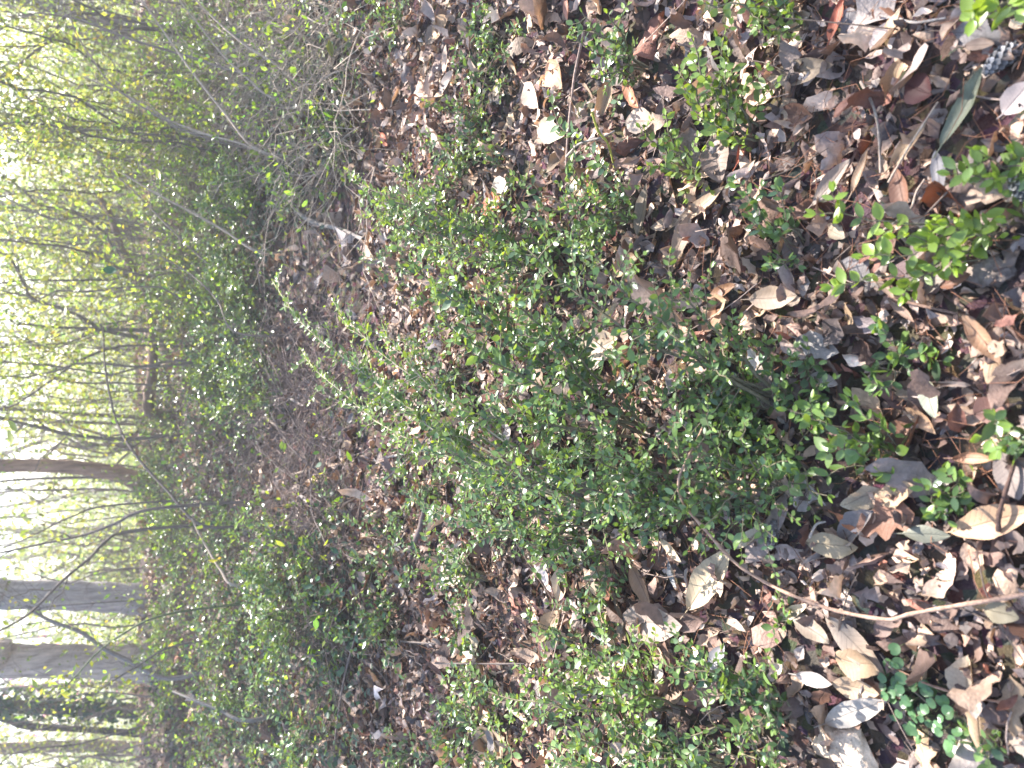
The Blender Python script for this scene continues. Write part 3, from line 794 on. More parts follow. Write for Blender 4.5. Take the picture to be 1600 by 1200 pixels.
# ------------------------------------------------------------------ evergreen shrubs with small paired leaves
GREENS = np.array([[.072, .142, .044], [.110, .200, .052], [.155, .255, .066], [.084, .162, .076]])
GREENS = GREENS * .9 + GREENS.mean(1, keepdims=True) * .1
TIPG = np.array([.27, .39, .045])
def shoot_leaves(S, size, spacing, vig, out, pale=0.0):
    """opposite leaves along the shoot S (points from its foot to its tip)"""
    seg = np.linalg.norm(np.diff(S, axis=0), axis=1); cum = np.r_[0, np.cumsum(seg)]; Ltot = cum[-1]
    m = max(int(Ltot / spacing), 2)
    t = (np.arange(m) + rng.uniform(.2, .6)) / m * Ltot
    P = np.stack([np.interp(t, cum, S[:, k]) for k in range(3)], -1)
    T = unit(np.stack([np.interp(np.clip(t + .01, 0, Ltot), cum, S[:, k]) - np.interp(np.clip(t - .01, 0, Ltot), cum, S[:, k]) for k in range(3)], -1))
    upw = unit(np.array([0, 0, 1.0]) + .35 * rng.normal(0, 1, (m, 3)))
    side = unit(np.cross(T, upw))
    # steep shoots turn each pair by a right angle
    steep = np.abs(T[:, 2]) > .6
    alt = (np.arange(m) % 2 == 1) & steep
    side[alt] = unit(np.cross(T[alt], side[alt]))
    for sg in (1, -1):
        k = rng.uniform(0, 1, m) < .93
        D = unit(side * sg + T * rng.uniform(.2, .8, (m, 1)) + rng.normal(0, .22, (m, 3)))
        Nn = unit(upw + rng.normal(0, .28, (m, 3)) + T * -.2)
        f = t / Ltot
        L = size * (1 - .45 * f ** 3) * np.exp(rng.normal(0, .2, m))
        g = GREENS[rng.integers(0, len(GREENS), m)] * np.exp(rng.normal(0, .22, (m, 1)))
        g = g * (1 - pale) + TIPG * .75 * pale * np.exp(rng.normal(0, .2, (m, 1)))
        y = np.clip((f - .6) / .4, 0, 1)[:, None] * vig
        c = g * (1 - y) + TIPG * y * np.exp(rng.normal(0, .15, (m, 1)))
        out.append((P[k], D[k], Nn[k], L[k], c[k]))
    e = unit(S[-1] - S[-2])
    k = 2
    out.append((np.repeat(S[-1:], k, 0), unit(e + rng.normal(0, .35, (k, 3))), unit(np.array([0, 0, 1.]) + rng.normal(0, .4, (k, 3))),
                np.full(k, size * .7), np.repeat((GREENS[1] * (1 - vig) + TIPG * vig)[None], k, 0)))

_single = None
def single_leaf_mesh():
    global _single
    if _single is None:
        _single = []
        for k in range(4):
            b = Buf()
            leaves(b, np.zeros((1, 3)), np.array([[1., 0, 0]]), np.array([[0, 0, 1.]]), 1.0, .44 + .05 * k, (1, 1, 1), nu=6, nv=3, fold=.12 + .08 * k, curl=.1 + .22 * k, a=.92)
            me = b.mesh('leaf'); me.materials.append(M_GREEN_OBJ); _single.append(me)
    return _single

def leaf_objects(root, base, out):
    ms = single_leaf_mesh()
    for P, D, Nn, L, c in out:
        S = unit(np.cross(Nn, D)); Nn = np.cross(D, S)
        for p, d, s, n, l, cc in zip(P, D, S, Nn, L, c):
            o = bpy.data.objects.new('leaf', ms[random.randrange(4)])
            COL.objects.link(o)
            o.parent = root
            q = p - base
            o.matrix_local = Matrix(((d[0] * l, s[0] * l, n[0] * l, q[0]), (d[1] * l, s[1] * l, n[1] * l, q[1]), (d[2] * l, s[2] * l, n[2] * l, q[2]), (0, 0, 0, 1)))
            o.color = (cc[0], cc[1], cc[2], 1)

def join_leaves(out, buf, nu=4):
    P, D, Nn, L, c = (np.concatenate([o[k] for o in out]) for k in range(5))
    n = len(P)
    leaves(buf, P, D, Nn, L, L * rng.uniform(.46, .62, n), c, nu=nu, nv=3, fold=rng.uniform(.05, .45, n), curl=rng.normal(.25, .35, n), a=.92)

def shrub(name, base, tips, label, cat='shrub', size=.0245, spacing=.017, shoots=11, slen=.17, r0=.004, vig=.45, single=False, group=None, merge=False, stemcol=None, arch=.25, pale=0.0):
    base = np.asarray(base, float)
    root = link(name, None, loc=tuple(base), label=label, cat=cat, group=group)
    sc = srgb((112, 104, 84)) if stemcol is None else stemcol
    mb, mo = Buf(), []
    for tip in tips:
        tip = np.asarray(tip, float)
        v = tip - base; ln = np.linalg.norm(v)
        mid = base + v * .5 + np.array([0, 0, arch * .6 * ln]) + rng.normal(0, .05 * ln, 3)
        S = bez(base + np.array([*rng.normal(0, .012, 2), -.02]), mid, tip, 14, .008)
        b = mb if merge else Buf()
        tube(b, S, np.linspace(r0, r0 * .35, 14), sc, n=6)
        out = []
        shoot_leaves(S[5:], size, spacing, vig, out, pale)
        ns = max(int(shoots * min(ln / .5, 1.6)), 2)
        for k in range(ns):
            j = int(np.clip(3 + (k + rng.uniform(0, 1)) / ns * 10, 2, 12))
            T = unit(S[j + 1] - S[j])
            d = unit(T * .8 + rng.normal(0, 1.0, 3) * np.array([1, 1, .4]) + np.array([0, 0, .12]))
            l = slen * rng.uniform(.5, 1.25) * (1.1 - .45 * j / 13)
            B = bez(S[j], S[j] + d * l * .5 + np.array([0, 0, .015]), S[j] + d * l + np.array([0, 0, -.01]), 7, .004)
            if B[-1][2] < H(B[-1][0], B[-1][1]) + .02: B[:, 2] += np.linspace(0, H(B[-1][0], B[-1][1]) + .03 - B[-1][2], 7)
            tube(b, B, np.linspace(r0 * .42, r0 * .2, 7), sc * .9, n=4)
            shoot_leaves(B[1:], size * .92, spacing, vig, out, pale)
        if merge: mo += out; continue
        st = build('stem', b, M_TWIG, root, base)
        if single: leaf_objects(st, base, out)
        else:
            bl = Buf(); join_leaves(out, bl)
            build('foliage', bl, M_GREEN, st, base, kind='stuff')
    if merge:
        build('stem', mb, M_TWIG, root, base)
        bl = Buf(); join_leaves(mo, bl, 3 if size > .029 else 4); build('foliage', bl, M_GREEN, root, base, kind='stuff')
    return root

def px_tips(lst): return [gp(x, y, h) for x, y, h in lst]

BIG = [
 ((1010, 680), [(640, 415, .62), (700, 440, .58), (800, 470, .5), (760, 560, .45), (720, 640, .35), (690, 500, .5), (860, 520, .4)], 'tallest dark leaved evergreen shrub leaning across the middle', dict(vig=.3, size=.029, r0=.005)),
 ((930, 800), [(425, 438, .5), (470, 545, .38), (560, 600, .36), (520, 470, .45), (600, 520, .4), (640, 640, .3), (560, 540, .35)], 'evergreen shrub with long pale cane and yellow green tip', dict(vig=.9, pale=.25, stemcol=srgb((160, 150, 128)))),
 ((1230, 640), [(820, 385, .45), (930, 400, .42), (1000, 500, .3), (1060, 450, .25)], 'evergreen shrub with straight bare green lower stems', dict(vig=.2, r0=.005)),
 ((880, 430), [(548, 275, .42), (600, 350, .33), (640, 290, .38), (700, 330, .28), (760, 340, .22), (590, 310, .4), (820, 380, .2), (680, 380, .3)], 'bright tipped evergreen shrub reaching towards the dry canes', dict(vig=.85, pale=.2)),
 ((1120, 800), [(900, 700, .33), (950, 780, .28), (1000, 720, .28), (860, 800, .28), (1050, 660, .25), (800, 720, .33), (930, 650, .33), (1000, 830, .2)], 'dense glossy evergreen shrub left of the bent vine', dict(vig=.35)),
 ((980, 850), [(760, 780, .28), (820, 850, .22), (880, 880, .18), (700, 700, .33), (790, 700, .3), (740, 830, .22), (640, 770, .25)], 'spreading evergreen shrub below the pale cane', dict(vig=.35)),
 ((1220, 770), [(1080, 700, .22), (1120, 760, .22), (1060, 800, .18), (1160, 680, .22), (1180, 720, .15), (1140, 820, .12), (1060, 740, .22)], 'sunlit glossy evergreen shrub inside the loop of the vine', dict(vig=.3)),
 ((1060, 1110), [(820, 1050, .26), (900, 1010, .22), (960, 1060, .22), (880, 1110, .22), (1000, 1080, .16), (760, 1080, .25), (930, 1030, .2)], 'dense light green shrub below the pale broad dead leaf', dict(vig=.6, pale=.2)),
 ((1235, 1110), [(1060, 1030, .2), (1130, 1080, .17), (1100, 1040, .2), (1180, 1040, .16), (1080, 1150, .16), (1210, 1060, .1), (1200, 1130, .1)], 'leafy green shrub beside the striped and grey dead leaves', dict(vig=.3)),
 ((1150, 1195), [(960, 1150, .18), (1040, 1190, .16), (1210, 1180, .1), (860, 1190, .22), (900, 1150, .2), (1000, 1130, .18)], 'leafy green shrub at the lower edge, middle', dict(vig=.3)),
 ((770, 900), [(655, 890, .2), (700, 860, .2), (730, 925, .14), (640, 860, .22), (690, 900, .16)], 'small dark evergreen shrub in shade above the thin curved stick', dict(vig=.2)),
 ((1190, 235), [(1060, 110, .17), (1090, 180, .13), (1120, 60, .17), (1140, 200, .12), (1080, 60, .18), (1150, 130, .1), (1110, 140, .14)], 'sunlit pale green shrub above the broad brown leaf', dict(vig=.6, pale=.4, shoots=6, size=.03, slen=.1)),
 ((1010, 120), [(895, 60, .22), (930, 120, .16), (950, 20, .2), (960, 80, .16), (910, 20, .22), (980, 130, .1)], 'green shrub in dappled sun at the upper edge', dict(vig=.35, shoots=8, slen=.11)),
 ((1085, 285), [(1000, 200, .12), (1030, 260, .1), (1040, 180, .12), (1060, 230, .1), (1090, 260, .08)], 'low sunlit pale green shrub beside the oval tan leaf', dict(vig=.5, pale=.4, shoots=6, size=.028, slen=.08)),
 ((1265, 35), [(1180, 10, .12), (1200, 50, .1), (1160, -20, .15), (1230, 20, .08), (1100, 5, .18)], 'sunlit leafy sprig at the upper edge beside the rust leaf', dict(vig=.5, pale=.35, shoots=7, slen=.1)),
 ((1005, 340), [(930, 300, .13), (950, 260, .13), (900, 370, .17), (960, 330, .1), (870, 330, .2)], 'light green sprig below the pale curled leaves', dict(vig=.4)),
 ((960, 955), [(915, 965, .1), (935, 920, .1), (950, 985, .08), (925, 940, .1)], 'small green sprig between the broad dead leaves', dict(vig=.2)),
 ((760, 200), [(690, 170, .15), (720, 220, .12), (660, 230, .15), (740, 150, .12)], 'small green sprig in the upper litter near the tan leaves', dict(vig=.3)),
 ((640, 40), [(555, 20, .2), (600, 40, .2), (580, 0, .25), (620, 15, .15)], 'green sprig in deep shade at the upper edge', dict(vig=.2)),
 ((560, 200), [(480, 160, .2), (500, 220, .16), (520, 250, .14), (470, 200, .2)], 'green sprig among the dry canes', dict(vig=.5)),
 ((480, 330), [(455, 280, .2), (440, 320, .2), (420, 260, .25)], 'yellow tipped sprig above the pale root', dict(vig=.8)),
]
NEAR = [
 ((1570, 385), [(1275, 335, .2), (1350, 400, .16), (1300, 450, .16), (1420, 440, .12), (1480, 350, .12), (1400, 370, .14), (1520, 340, .08), (1450, 390, .12)], 'bright young leaved sprig running across the near litter', dict(vig=.95, pale=.6, size=.033)),
 ((1430, 720), [(1230, 640, .16), (1300, 700, .15), (1330, 620, .12), (1250, 740, .12), (1380, 740, .08), (1340, 690, .12), (1280, 660, .14)], 'broad leaved green sprig left of the whitish leaf', dict(vig=.4, pale=.2, size=.033)),
 ((1255, 400), [(1150, 280, .12), (1170, 340, .12), (1220, 300, .1), (1200, 420, .12), (1160, 310, .1)], 'dull green shaded sprig beside the long sunlit tan leaf', dict(vig=.1, size=.028)),
 ((1615, 290), [(1485, 272, .1), (1530, 235, .1), (1560, 275, .08), (1580, 240, .07)], 'round leaved bright green sprig at the right edge', dict(vig=.5, pale=.4, size=.034)),
 ((1490, 790), [(1440, 755, .08), (1500, 745, .08), (1460, 805, .06), (1470, 770, .07)], 'small green sprig above the grey green leaf', dict(vig=.4, size=.03)),
 ((1615, 705), [(1560, 650, .1), (1575, 700, .08)], 'pale green sprig at the right edge beside the brown round leaf', dict(vig=.6, size=.036)),
 ((1610, 0), [(1530, 22, .12), (1560, 8, .1)], 'large leaved bright sprig in the upper right corner', dict(vig=.7, pale=.5, size=.05)),
 ((1420, 545), [(1370, 520, .08), (1455, 550, .05), (1375, 610, .08), (1395, 560, .07)], 'trailing round leaved sprig between grey curled leaves', dict(vig=.2, size=.032)),
 ((1555, 1180), [(1530, 1165, .04), (1560, 1150, .04)], 'tiny green seedling in the lower right corner', dict(vig=.3, size=.022)),
 ((1240, 960), [(1215, 975, .05), (1225, 945, .05)], 'tiny green sprig behind the bent vine', dict(vig=.3, size=.022)),
]
for bpx, tl, lab, kw in BIG:
    shrub('evergreen_shrub', gp(*bpx), px_tips(tl), lab, **kw)
for bpx, tl, lab, kw in NEAR:
    kw = dict(kw); sz = kw.pop('size')
    shrub('evergreen_sprig', gp(*bpx), px_tips(tl), lab, cat='sprig', size=sz, spacing=sz * .9, shoots=3, slen=.07, r0=.0022, single=True, arch=.12, **kw)

# smaller shrubs further off, area by area
AREAS = [
 (26, (270, 520), (820, 1170), 'low green shrub', 'shrubs before the pine trunks', .034, .35, .3),
 (16, (250, 420), (330, 490), 'dark evergreen shrub', 'dark shrubs under the thicket', .036, .1, .3),
 (12, (330, 460), (500, 640), 'light green shrub', 'light shrubs at the foot of the thicket', .034, .7, .3),
 (14, (240, 420), (20, 320), 'yellow green shrub', 'shrubs among the dry canes', .034, .9, .35),
 (10, (240, 330), (640, 860), 'small crest shrub', 'shrubs on the bare crest', .034, .6, .25),
 (9, (500, 680), (880, 1180), 'small shaded evergreen seedling in the left litter', 'seedlings in the shaded left litter', .028, .2, .14),
 (9, (640, 860), (20, 330), 'small evergreen seedling in the upper litter', 'seedlings in the upper litter', .026, .4, .1),
 (11, (600, 1010), (290, 480), 'small evergreen shrublet above the leaning shrub', 'shrublets above the leaning shrub', .027, .45, .17),
 (11, (620, 1000), (600, 880), 'small evergreen shrublet below the leaning shrub', 'shrublets below the leaning shrub', .027, .35, .17),
 (9, (1120, 1320), (570, 770), 'small evergreen shrublet inside the vine loop', 'shrublets inside the vine loop', .028, .35, .1),
 (10, (720, 1020), (1000, 1180), 'small evergreen shrublet among the lower shrubs', 'shrublets among the lower shrubs', .027, .45, .14),
 (8, (520, 760), (560, 800), 'small evergreen seedling below the pale cane', 'seedlings below the pale cane', .026, .4, .12),
]
for n, xr, yr, lab, grp, size, vig, hh in AREAS:
    for k in range(n):
        base = gp(rng.uniform(*xr), rng.uniform(*yr))
        tips = [base + np.array([*rng.normal(0, hh * .9, 2), hh * rng.uniform(.5, 1.2)]) for _ in range(5)]
        for t in tips: t[2] = max(t[2], H(t[0], t[1]) + .06)
        px, py, _ = project(base)
        lab2 = f"{pick(float(np.mean([t[2] for t in tips]) - base[2]) / hh, [(.78, 'lower'), (.92, 'middling'), (9, 'taller')])} {lab}"
        if 'shrublet' in lab or 'seedling' in lab: lab2 += f", {pick(px, [(680, 'far'), (760, 'farther middle'), (840, 'middle'), (930, 'nearer middle'), (1180, 'near'), (1250, 'very near'), (9999, 'nearest')])} end, {pick(py, [(110, 'topmost'), (220, 'second'), (340, 'uppermost'), (400, 'upper'), (440, 'mid'), (660, 'lower'), (740, 'mid-low'), (800, 'low'), (9999, 'lowest')])} row"
        if size > .03: lab2 = lab2 + ', ' + beside(py) + f", {pick(base[1], [(4.2, 'nearest'), (5.2, 'near'), (6.2, 'midway'), (99, 'far')])} side"
        shrub('low_shrub', base, tips, lab2, size=size, spacing=.026, shoots=7, slen=.15 if hh > .2 else .07, r0=.003, vig=vig, group=grp, merge=True)

# ------------------------------------------------------------------ fallen leaves one can pick out
def dead_leaf(cx, cy, ln, ang, wr, rgb, curl, cross, label, h=.033, name='dead_leaf', lobe=0, a=.95, crumple=.02, stalk=True, cat='leaf'):
    r = math.radians(ang); dx, dy = math.cos(r) * ln / 2, math.sin(r) * ln / 2
    p0, p1 = gp(cx - dx, cy - dy, h), gp(cx + dx, cy + dy, h + rng.uniform(0, .012))
    L = float(np.linalg.norm(p1 - p0)); D = (p1 - p0) / L
    v = -ray(cx, cy)                                       # leaves lie roughly on the slope, rocked a little
    Nn = unit(np.array([0, -.085, 1.0]) + rng.normal(0, .16, 3))
    b = Buf()
    k = curl if curl else 1e-3
    leaves(b, p0[None], unit(D - Nn * k * .5)[None], Nn[None], L * (k / 2 / math.sin(k / 2)), L * wr, (1, 1, 1), nu=20, nv=7, curl=curl, cross=cross, fold=rng.uniform(0, .18),
           crumple=crumple, a=a, b=.78, lobe=lobe, nl=4, edge=.09 if lobe else .035)
    if stalk:
        e = p0 - D * L * .16 + np.array([0, 0, .004])
        tube(b, np.array([p0 + D * L * .05, p0, e]), (.0016, .0015, .001), (.7, .65, .6), n=5)
    o = build(name, b, M_DEAD, origin=(p0 + p1) / 2, label=label, cat=cat, group='fallen leaves one can pick out')
    c = srgb(rgb, .82); c = c * .8 + c.mean() * .2 * np.array([1.08, 1.0, .9]); o.color = (*c, 1)
    return o

HERO = [
 (1300, 852, 82, 4, .42, (178, 158, 124), .2, .4, 'flat tan leaf with yellow end in the sunlit strip'),
 (1332, 822, 68, 35, .28, (190, 118, 72), .5, 1.0, 'narrow orange leaf above the flat tan leaf'),
 (1447, 835, 76, 2, .42, (130, 130, 112), -.3, -.6, 'grey green leaf with tan lower edge'),
 (1552, 814, 140, -14, .38, (200, 158, 118), .2, .5, 'very large tan leaf at the right edge under a dark twig'),
 (1337, 1010, 138, 45, .36, (172, 152, 134), .15, .35, 'largest grey brown leaf below the vine'),
 (1266, 982, 76, 38, .38, (150, 132, 116), .3, .4, 'grey brown leaf tucked under the largest one'),
 (1337, 1076, 76, 12, .48, (184, 154, 122), .5, .6, 'tan leaf standing below the largest grey brown leaf'),
 (1272, 1062, 60, 15, .42, (222, 206, 196), .4, .9, 'whitish striped leaf beside the standing tan leaf'),
 (1337, 1113, 104, -20, .32, (176, 166, 156), -.3, .5, 'pale grey long leaf below the standing tan leaf'),
 (1237, 957, 58, -26, .3, (224, 204, 176), .7, 1.1, 'pale curled leaf just left of the vine'),
 (1565, 958, 58, 15, .62, (158, 144, 112), -.3, .3, 'mossy yellowish leaf under the vine end'),
 (1533, 530, 98, 52, .32, (184, 140, 104), .7, .9, 'tan brown curled leaf lying on red needles'),
 (1450, 620, 72, 74, .42, (178, 182, 156), .6, .7, 'whitish green leaf standing out in the shade'),
 (1438, 657, 64, 42, .36, (194, 152, 114), .8, .9, 'folded tan leaf below the whitish green leaf'),
 (1547, 640, 54, -15, .82, (134, 92, 80), .2, .3, 'round reddish brown leaf'),
 (1493, 438, 52, -22, .55, (138, 90, 66), -.4, .7, 'brown oval leaf beside the grey broad leaf'),
 (1463, 428, 90, -52, .42, (132, 116, 104), .1, .4, 'broad grey brown leaf under the bright young sprig'),
 (1277, 540, 70, 20, .5, (150, 144, 142), .2, .3, 'large pale grey tattered leaf'),
 (1357, 508, 62, 25, .4, (138, 122, 124), .4, .8, 'purple grey folded leaf below the tattered leaf'),
 (1208, 465, 76, -4, .42, (186, 160, 136), .3, .5, 'flat tan leaf left of the bright young sprig'),
 (1520, 716, 68, 0, .36, (190, 140, 108), .8, 1.2, 'rolled orange tan leaf near the right sprig'),
 (1578, 742, 84, 70, .6, (140, 124, 118), .2, .3, 'broad grey leaf with dark stalk at the right edge'),
 (1382, 450, 46, 45, .3, (176, 146, 124), 1.0, 1.2, 'thin curled tan leaf, upper of two'),
 (1409, 486, 54, 40, .3, (170, 138, 120), .8, 1.2, 'thin curled tan leaf, lower of two'),
 (1288, 593, 46, 18, .5, (194, 178, 172), .4, .5, 'small pale pinkish leaf left of the trailing sprig'),
 (1417, 227, 92, -52, .26, (180, 146, 110), .3, .7, 'long tan leaf pointing at the brown leaf'),
 (1407, 303, 88, 78, .42, (134, 90, 68), .3, .8, 'brown broad leaf at the foot of the long tan leaf'),
 (1503, 167, 142, -62, .28, (124, 130, 106), .4, 1.0, 'long dull green and grey leaf'),
 (1588, 153, 68, -50, .72, (176, 160, 158), .2, .3, 'pale pinkish grey round leaf at the right edge'),
 (1298, 285, 96, -50, .34, (160, 140, 126), .3, .9, 'grey brown folded leaf behind the bright sprig'),
 (1343, 268, 74, -70, .34, (170, 138, 108), .5, 1.1, 'tan rolled leaf beside the grey folded leaf'),
 (1250, 112, 106, -12, .3, (164, 142, 118), .4, .9, 'long grey tan leaf in the upper sunny litter'),
 (1243, 180, 54, 5, .5, (124, 84, 64), .3, .6, 'dark brown leaf below the long grey tan leaf'),
 (1307, 30, 74, -72, .38, (176, 88, 54), .4, .8, 'rust red leaf at the upper edge'),
 (1387, 45, 80, -60, .34, (206, 176, 142), .4, .7, 'pale leaf with sunlit torn end at the upper edge'),
 (1530, 70, 48, -5, .4, (160, 132, 114), .3, .6, 'small tan leaf beside the grey cone'),
 (1435, 140, 44, 20, .85, (96, 46, 44), .2, .4, 'dark red broad leaf'),
 (1465, 270, 72, 85, .36, (140, 136, 140), .4, .8, 'grey crumpled upright leaf'),
 (1000, 190, 46, -4, .68, (192, 166, 146), .2, .4, 'small oval tan leaf in the upper sun'),
 (985, 147, 50, 62, .4, (204, 124, 82), .3, .8, 'orange leaf above the oval tan leaf'),
 (1120, 247, 78, 80, .6, (132, 106, 92), .1, .4, 'broad brown leaf below the sunlit shrub'),
 (1160, 232, 58, -70, .36, (182, 86, 48), .7, 1.2, 'bright rust curled leaf'),
 (1093, 322, 100, -38, .26, (180, 152, 122), .4, .9, 'long tan rolled leaf beside the broad brown leaf'),
 (1003, 327, 82, -80, .38, (152, 130, 106), .2, .5, 'grey tan leaf standing below the light green sprig'),
 (1066, 370, 74, -72, .42, (166, 138, 112), .2, .5, 'broad tan leaf, outermost of a fanned group'),
 (1040, 350, 50, -15, .34, (170, 142, 116), .3, .6, 'narrow tan leaf in the fanned group'),
 (1128, 152, 70, -55, .28, (232, 212, 180), .6, 1.0, 'bright cream curled leaf in full sun'),
 (867, 117, 46, 60, .6, (232, 182, 138), .3, .6, 'pale orange sunlit leaf near the upper shrub'),
 (885, 12, 40, 85, .4, (190, 130, 100), .4, .8, 'orange brown leaf at the upper edge'),
 (1017, 975, 96, 3, .44, (172, 152, 140), .15, .35, 'broad pale leaf with pointed end facing the vine'),
 (967, 967, 64, 80, .42, (180, 158, 140), .5, .8, 'torn tan leaf at the blunt end of the broad pale leaf'),
 (1107, 905, 116, -56, .4, (196, 174, 140), .2, .6, 'large pale leaf with dark holes'),
 (1000, 915, 78, 66, .36, (176, 138, 108), .4, .9, 'tan folded leaf above the broad pale leaf'),
 (1048, 860, 48, 50, .4, (216, 194, 158), .5, .7, 'small cream leaf above the holed leaf'),
 (875, 912, 54, -84, .6, (210, 178, 144), .5, .7, 'bent cream tan leaf beside the shaded stem'),
 (945, 925, 48, -70, .5, (160, 100, 70), .5, 1.0, 'glossy orange brown curled leaf'),
 (905, 862, 38, 55, .5, (206, 184, 156), .3, .6, 'small cream leaf within the shrub edge'),
 (1172, 838, 60, -40, .3, (216, 196, 166), .9, 1.2, 'pale curled leaf beside the dark cone'),
 (950, 1047, 52, -15, .6, (172, 146, 124), .3, .5, 'tan leaf half hidden by the light green shrub'),
 (1170, 1130, 70, 72, .36, (130, 98, 80), .5, .9, 'brown leaf half hidden in the leafy lower shrub'),
 (973, 1180, 54, 40, .6, (170, 148, 130), .3, .5, 'tan leaf at the lower edge under the shrub'),
 (1120, 1027, 46, -60, .5, (160, 158, 162), .3, .7, 'grey leaf between the two lower shrubs'),
 (807, 1183, 40, 45, .4, (152, 92, 64), .3, .6, 'orange brown leaf in the lower left litter'),
 (1050, 898, 44, 75, .42, (148, 152, 158), .5, 1.2, 'bluish grey rolled leaf beside the holed leaf'),
 (930, 545, 78, -28, .6, (206, 180, 152), .2, .5, 'large pale tan leaf in the gap of the shrubs'),
 (1090, 578, 62, 58, .4, (200, 168, 140), .5, 1.0, 'folded pink tan leaf under the green stem'),
 (1110, 563, 40, 75, .5, (176, 140, 112), .5, .8, 'small tan leaf touching the green stem'),
 (1080, 470, 40, 0, .5, (204, 172, 144), .3, .6, 'small pale leaf at the shrub edge'),
 (1127, 455, 50, -25, .4, (170, 122, 84), .4, .8, 'brown leaf beside the small pale leaf'),
 (1112, 500, 46, -50, .55, (208, 156, 118), .3, .5, 'orange tan leaf under the shrub stems'),
 (1180, 563, 44, 60, .5, (214, 208, 202), .6, .8, 'white torn leaf left of the tattered grey leaf'),
 (967, 742, 36, 60, .5, (190, 166, 130), .3, .5, 'small tan leaf inside the glossy shrub'),
 (978, 413, 56, -40, .5, (178, 142, 108), .3, .6, 'tan brown leaf behind the straight stemmed shrub'),
 (667, 100, 50, -75, .34, (186, 156, 128), .4, .8, 'tan leaf in shade, middle of three upper leaves'),
 (688, 42, 42, -50, .6, (190, 154, 116), .3, .6, 'tan leaf in shade, uppermost of three'),
 (672, 134, 40, 80, .55, (168, 136, 116), .4, .6, 'brownish leaf in shade, lowest of three'),
 (697, 130, 46, -60, .4, (170, 152, 144), .3, .7, 'grey pink leaf beside the three tan leaves'),
 (777, 140, 30, -60, .6, (216, 186, 156), .3, .5, 'small bright tan leaf in the upper litter'),
 (740, 187, 44, -50, .5, (196, 168, 142), .4, .6, 'tan pink leaf in the upper litter'),
 (680, 213, 40, 60, .5, (200, 176, 158), .5, .9, 'pale curled leaf in the upper litter'),
 (600, 218, 22, 60, .35, (200, 100, 54), .4, .8, 'small bright orange leaf among dry canes'),
 (768, 320, 28, 10, .6, (206, 112, 62), .3, .6, 'small orange leaf beside a white fragment'),
 (780, 297, 30, -10, .7, (232, 222, 206), .4, .6, 'small white crumpled leaf'),
 (652, 410, 18, 10, .6, (130, 44, 44), .3, .6, 'small dark red leaf above the leaning shrub'),
 (506, 602, 20, 55, .45, (196, 112, 70), .5, .8, 'small orange leaf by the dark stick tangle'),
 (540, 706, 34, -60, .7, (210, 176, 138), .4, .6, 'tan leaf in sun below the stick tangle'),
 (733, 1004, 30, 0, .7, (226, 206, 172), .2, .4, 'small pale square edged leaf'),
 (692, 1062, 42, 55, .4, (186, 156, 134), .5, .8, 'tan folded leaf in the shaded left litter'),
 (712, 884, 48, 20, .6, (220, 204, 170), .4, .7, 'pale papery leaf in the shaded middle'),
 (717, 957, 40, 70, .5, (196, 172, 150), .4, .7, 'tan leaf below the pale papery leaf'),
 (770, 1170, 48, -40, .6, (182, 152, 120), .3, .6, 'tan leaf at the lower edge, left of the shrubs'),
 (528, 943, 17, 10, .9, (160, 108, 78), .2, .3, 'orange star shaped leaf in the shaded litter'),
 (622, 1050, 34, -70, .6, (136, 92, 68), .4, .6, 'brown leaf beside the fallen branch'),
 (404, 820, 30, 70, .7, (228, 208, 176), .3, .5, 'cream leaf on the bare crest slope'),
 (778, 640, 30, 20, .5, (216, 190, 160), .3, .5, 'small pale leaf within the leaning shrub'),
 (1160, 270, 60, -45, .3, (196, 170, 140), .5, 1.0, 'tan rolled leaf touching the bright rust leaf'),
 (860, 205, 44, 20, .5, (230, 206, 176), .4, .8, 'cream leaf in the sunny upper litter'),
 (830, 150, 44, 60, .5, (206, 178, 156), .4, .7, 'pinkish leaf in the sunny upper litter'),
 (900, 290, 40, 70, .5, (236, 204, 160), .5, .8, 'bright cream orange leaf below the yellow green vine'),
 (930, 300, 44, 50, .4, (214, 150, 108), .4, .7, 'orange tan leaf near the light green sprig'),
 (760, 300, 40, 70, .4, (184, 166, 158), .4, .7, 'grey pink leaf near the small white leaf'),
]
for hcx, hcy, ln, ang, wr, rgb, curl, cross, lab in HERO:
    dead_leaf(hcx, hcy, ln, ang, wr, rgb, curl, cross, lab, lobe=.35 if 'star' in lab else .12 if 'torn' in lab or 'tattered' in lab else 0, crumple=.05 if 'crumpled' in lab or 'torn' in lab else rng.uniform(.012, .035), stalk=rng.uniform() < .7)

# medium leaves: told apart only by colour and place
mesh_pool = []
for k in range(10):
    b = Buf()
    leaves(b, np.array([[-.5, 0, 0]]), np.array([[1., 0, 0]]), np.array([[0, 0, 1.]]), 1.0, rng.uniform(.35, .65), (1, 1, 1), nu=16, nv=5, edge=.07, fold=rng.uniform(-.1, .25),
           curl=rng.uniform(-.9, 1.1), cross=rng.uniform(-.9, 1.3), crumple=rng.uniform(.03, .08), a=rng.uniform(.8, 1.15), b=rng.uniform(.5, .85), lobe=[0, 0, .3, .35, .12][k % 5], nl=3)
    me = b.mesh('dead_leaf'); me.materials.append(M_DEAD); mesh_pool.append(me)
MED = {'tan': (184, 156, 126), 'grey': (150, 142, 140), 'brown': (128, 92, 74), 'dark brown': (92, 68, 60), 'rusty': (150, 92, 66), 'cream': (206, 186, 160), 'purple brown': (118, 94, 94)}
